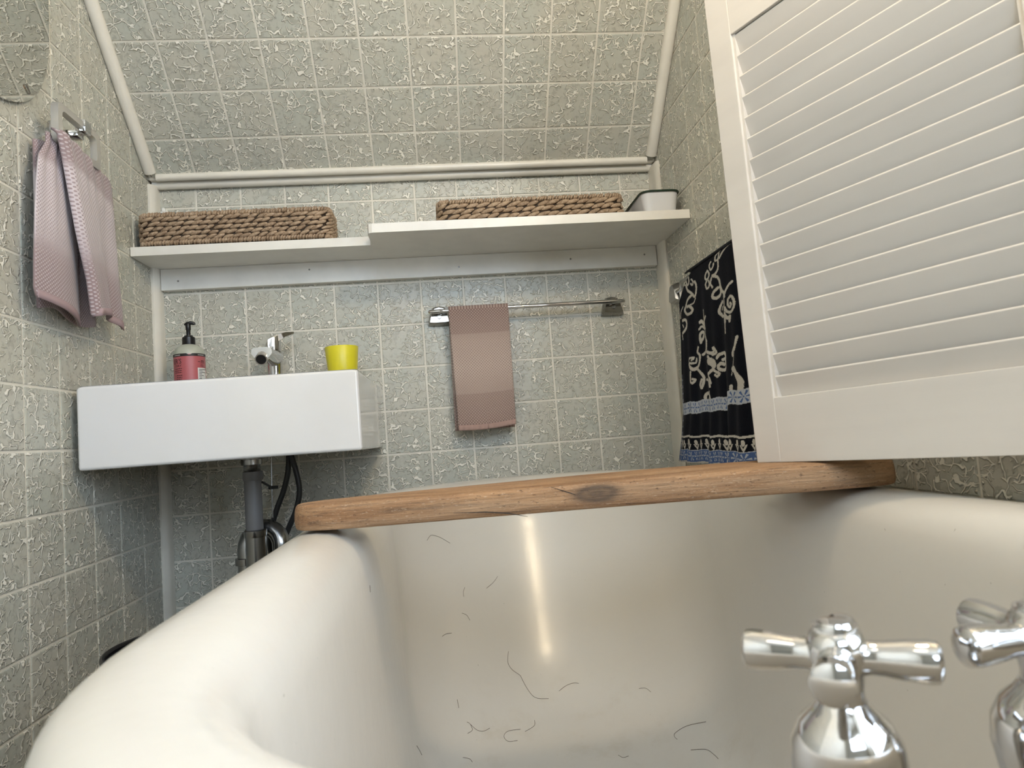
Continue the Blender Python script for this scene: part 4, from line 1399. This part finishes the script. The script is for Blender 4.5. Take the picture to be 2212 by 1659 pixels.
def front_panel(u, v):
    zb = 0.962 + 0.012 * math.sin(math.pi * u)
    zt2 = 1.262 - 0.006 * u
    z = zb + (zt2 - zb) * v
    y = F0(z) + (F1(z) - F0(z)) * u
    t = 1 - v
    x = XF + 0.004 - 0.024 * u ** 1.3 + 0.007 * math.sin(math.pi * 2.2 * u) * t + 0.004 * math.sin(u * 15 + 1) * t * t + 0.002 * math.sin(u * 30) * v ** 3
    if u < 0.06: x -= 0.010 * (1 - u / 0.06) ** 2
    if v > 0.96: x -= 0.010 * ((v - 0.96) / 0.04) ** 2
    return (max(x, 0.010), y, z)


uvl_ = lambda w_: (lambda u, v: (u * w_, max(0.001, min(0.999, v))))
lh = painted('lilac_hem', (0.40, 0.29, 0.30), 0.9)
cloth('cloth_fold', left_panel, 60, 80, uvl_(0.14), LT, lt, 0.004, tuple(lt.location))
cloth('cloth_fold', front_panel, 70, 80, uvl_(0.15), LT, lt, 0.004, tuple(lt.location))
cloth('hem', lambda u, v: tuple(np.array(left_panel(u, 0.0)) + np.array((0.0024, 0, -0.002 + 0.013 * v))), 60, 2, lambda u, v: (u, v), lh, lt, 0.002, tuple(lt.location))
cloth('hem', lambda u, v: tuple(np.array(front_panel(u, 0.0)) + np.array((0.0024, 0, -0.002 + 0.013 * v))), 60, 2, lambda u, v: (u, v), lh, lt, 0.002, tuple(lt.location))
cloth('cloth_fold', lambda u, v: (0.014 + 0.004 * math.sin(u * 8), -0.525 + 0.18 * u, 0.962 + 0.008 * math.sin(u * 6) + 0.285 * v), 20, 20, uvl_(0.2), LT, lt, 0.004, tuple(lt.location))

# ------------------------------------------------------------------ waste bin between tub and left wall
wb = thing('waste_bin', 'black waste bin on the floor between the bathtub and left wall', 'bin', (0.265, -0.70, 0))
rb = 0.115
part('bin_body', MB().lathe([(0.001, 0.001), (rb * 0.78, 0.001), (rb * 0.80, 0.006), (rb, 0.448), (rb - 0.003, 0.448), (rb * 0.77, 0.012), (0.001, 0.010)], 0.306, -0.70, 44), BLACKP, wb)
rimr = [(0.306 + rb * math.cos(a), -0.70 + rb * math.sin(a), 0.449) for a in np.linspace(0, 2 * math.pi, 45)]
part('bin_rim', MB().tube(rimr, 0.0035, 8), BLACKP, wb)

# ------------------------------------------------------------------ bath filler taps at the near end of the tub
tf = thing('bath_filler', 'chrome two-handle bath filler inside the tub near end', 'tap', (0.862, -1.50, 0.45))


def cross_handle(cx, cy, zc, rot, tilt):
    hroot = part('valve_bell', MB().lathe([(0.018, zc - 0.115), (0.019, zc - 0.075), (0.0195, zc - 0.062), (0.0225, zc - 0.044), (0.0215, zc - 0.034), (0.0175, zc - 0.026), (0.0120, zc - 0.021), (0.0100, zc - 0.018)], cx, cy, 32), CHROME, tf)
    body = MB().lathe([(0.0095, zc - 0.030), (0.0100, zc - 0.022), (0.0088, zc - 0.014), (0.0100, zc - 0.006), (0.0125, zc), (0.0120, zc + 0.006), (0.0100, zc + 0.010), (0.0092, zc + 0.0105), (0.0090, zc + 0.0125), (0.0088, zc + 0.0130), (0.0072, zc + 0.0128), (0.0066, zc + 0.0140), (0.0030, zc + 0.0146), (0.0006, zc + 0.0147)], cx, cy, 28, True, True)
    hub = part('handle_hub', body, CHROME, hroot)
    for k in range(4):
        a = rot + k * math.pi / 2
        d = Vector((math.cos(a), math.sin(a), 0))
        c0 = Vector((cx, cy, zc))
        prof = [(0.006, 0.0085), (0.012, 0.0068), (0.017, 0.0070), (0.024, 0.0080), (0.033, 0.0086), (0.036, 0.0082), (0.0375, 0.0060), (0.038, 0.001)]
        part('handle_arm', MB().tube([c0 + d * s for s, r in prof], [r for s, r in prof], 18), CHROME, hub)


cross_handle(0.815, -1.434, 0.599, math.radians(-33), 0)
cross_handle(0.903, -1.438, 0.599, math.radians(4), 0)
fb = MB().tube([(0.797, -1.436, 0.480), (0.925, -1.436, 0.480)], 0.016, 20)
for x in (0.817, 0.905):
    fb.tube([(x, -1.436, 0.480), (x, -1.436, 0.492)], 0.018, 20)
    fb.tube([(x, -1.436, 0.480), (x, -1.535, 0.480)], 0.012, 16)
part('mixer_body', fb, CHROME, tf)
part('filler_spout', MB().tube(smooth_path([(0.861, -1.43, 0.475), (0.861, -1.38, 0.470), (0.861, -1.35, 0.450), (0.861, -1.345, 0.425)]), 0.013, 18), CHROME, tf)

# ------------------------------------------------------------------ wall lamp, and an added ceiling fill light (outside the frame)
lamp = thing('wall_lamp', 'opal globe wall lamp on the right wall', 'lamp', (XR, LAMP_POS[1], LAMP_POS[2]))
part('lamp_base', MB().tube([(XR, LAMP_POS[1], LAMP_POS[2]), (XR - 0.02, LAMP_POS[1], LAMP_POS[2])], 0.045, 24), CHROME, lamp)
part('lamp_arm', MB().tube([(XR - 0.02, LAMP_POS[1], LAMP_POS[2]), (LAMP_POS[0] + 0.055, LAMP_POS[1], LAMP_POS[2])], 0.009, 12), CHROME, lamp)
part('lamp_globe', MB().ellipsoid(LAMP_POS, 0.055, 0.055, 0.055, None, 14, 8), emitter('warm_globe', LAMP_COLOR, LAMP_STRENGTH), lamp)
cl_ = thing('added_ceiling_fill', 'added round ceiling fill light, out of view', 'lamp', (0.55, -1.9, ZC))  # unseen fill light added to lift the ambient
part('fill_rim', MB().lathe([(0.15, ZC), (0.15, ZC - 0.02), (0.14, ZC - 0.022)], 0.55, -1.9, 36), CHROME, cl_)
part('fill_shade', MB().lathe([(0.14, ZC - 0.02), (0.12, ZC - 0.05), (0.07, ZC - 0.07), (0.001, ZC - 0.075)], 0.55, -1.9, 36, True, True), emitter('warm_fill', (1.0, 0.88, 0.70), CEILING_FILL_STRENGTH), cl_)
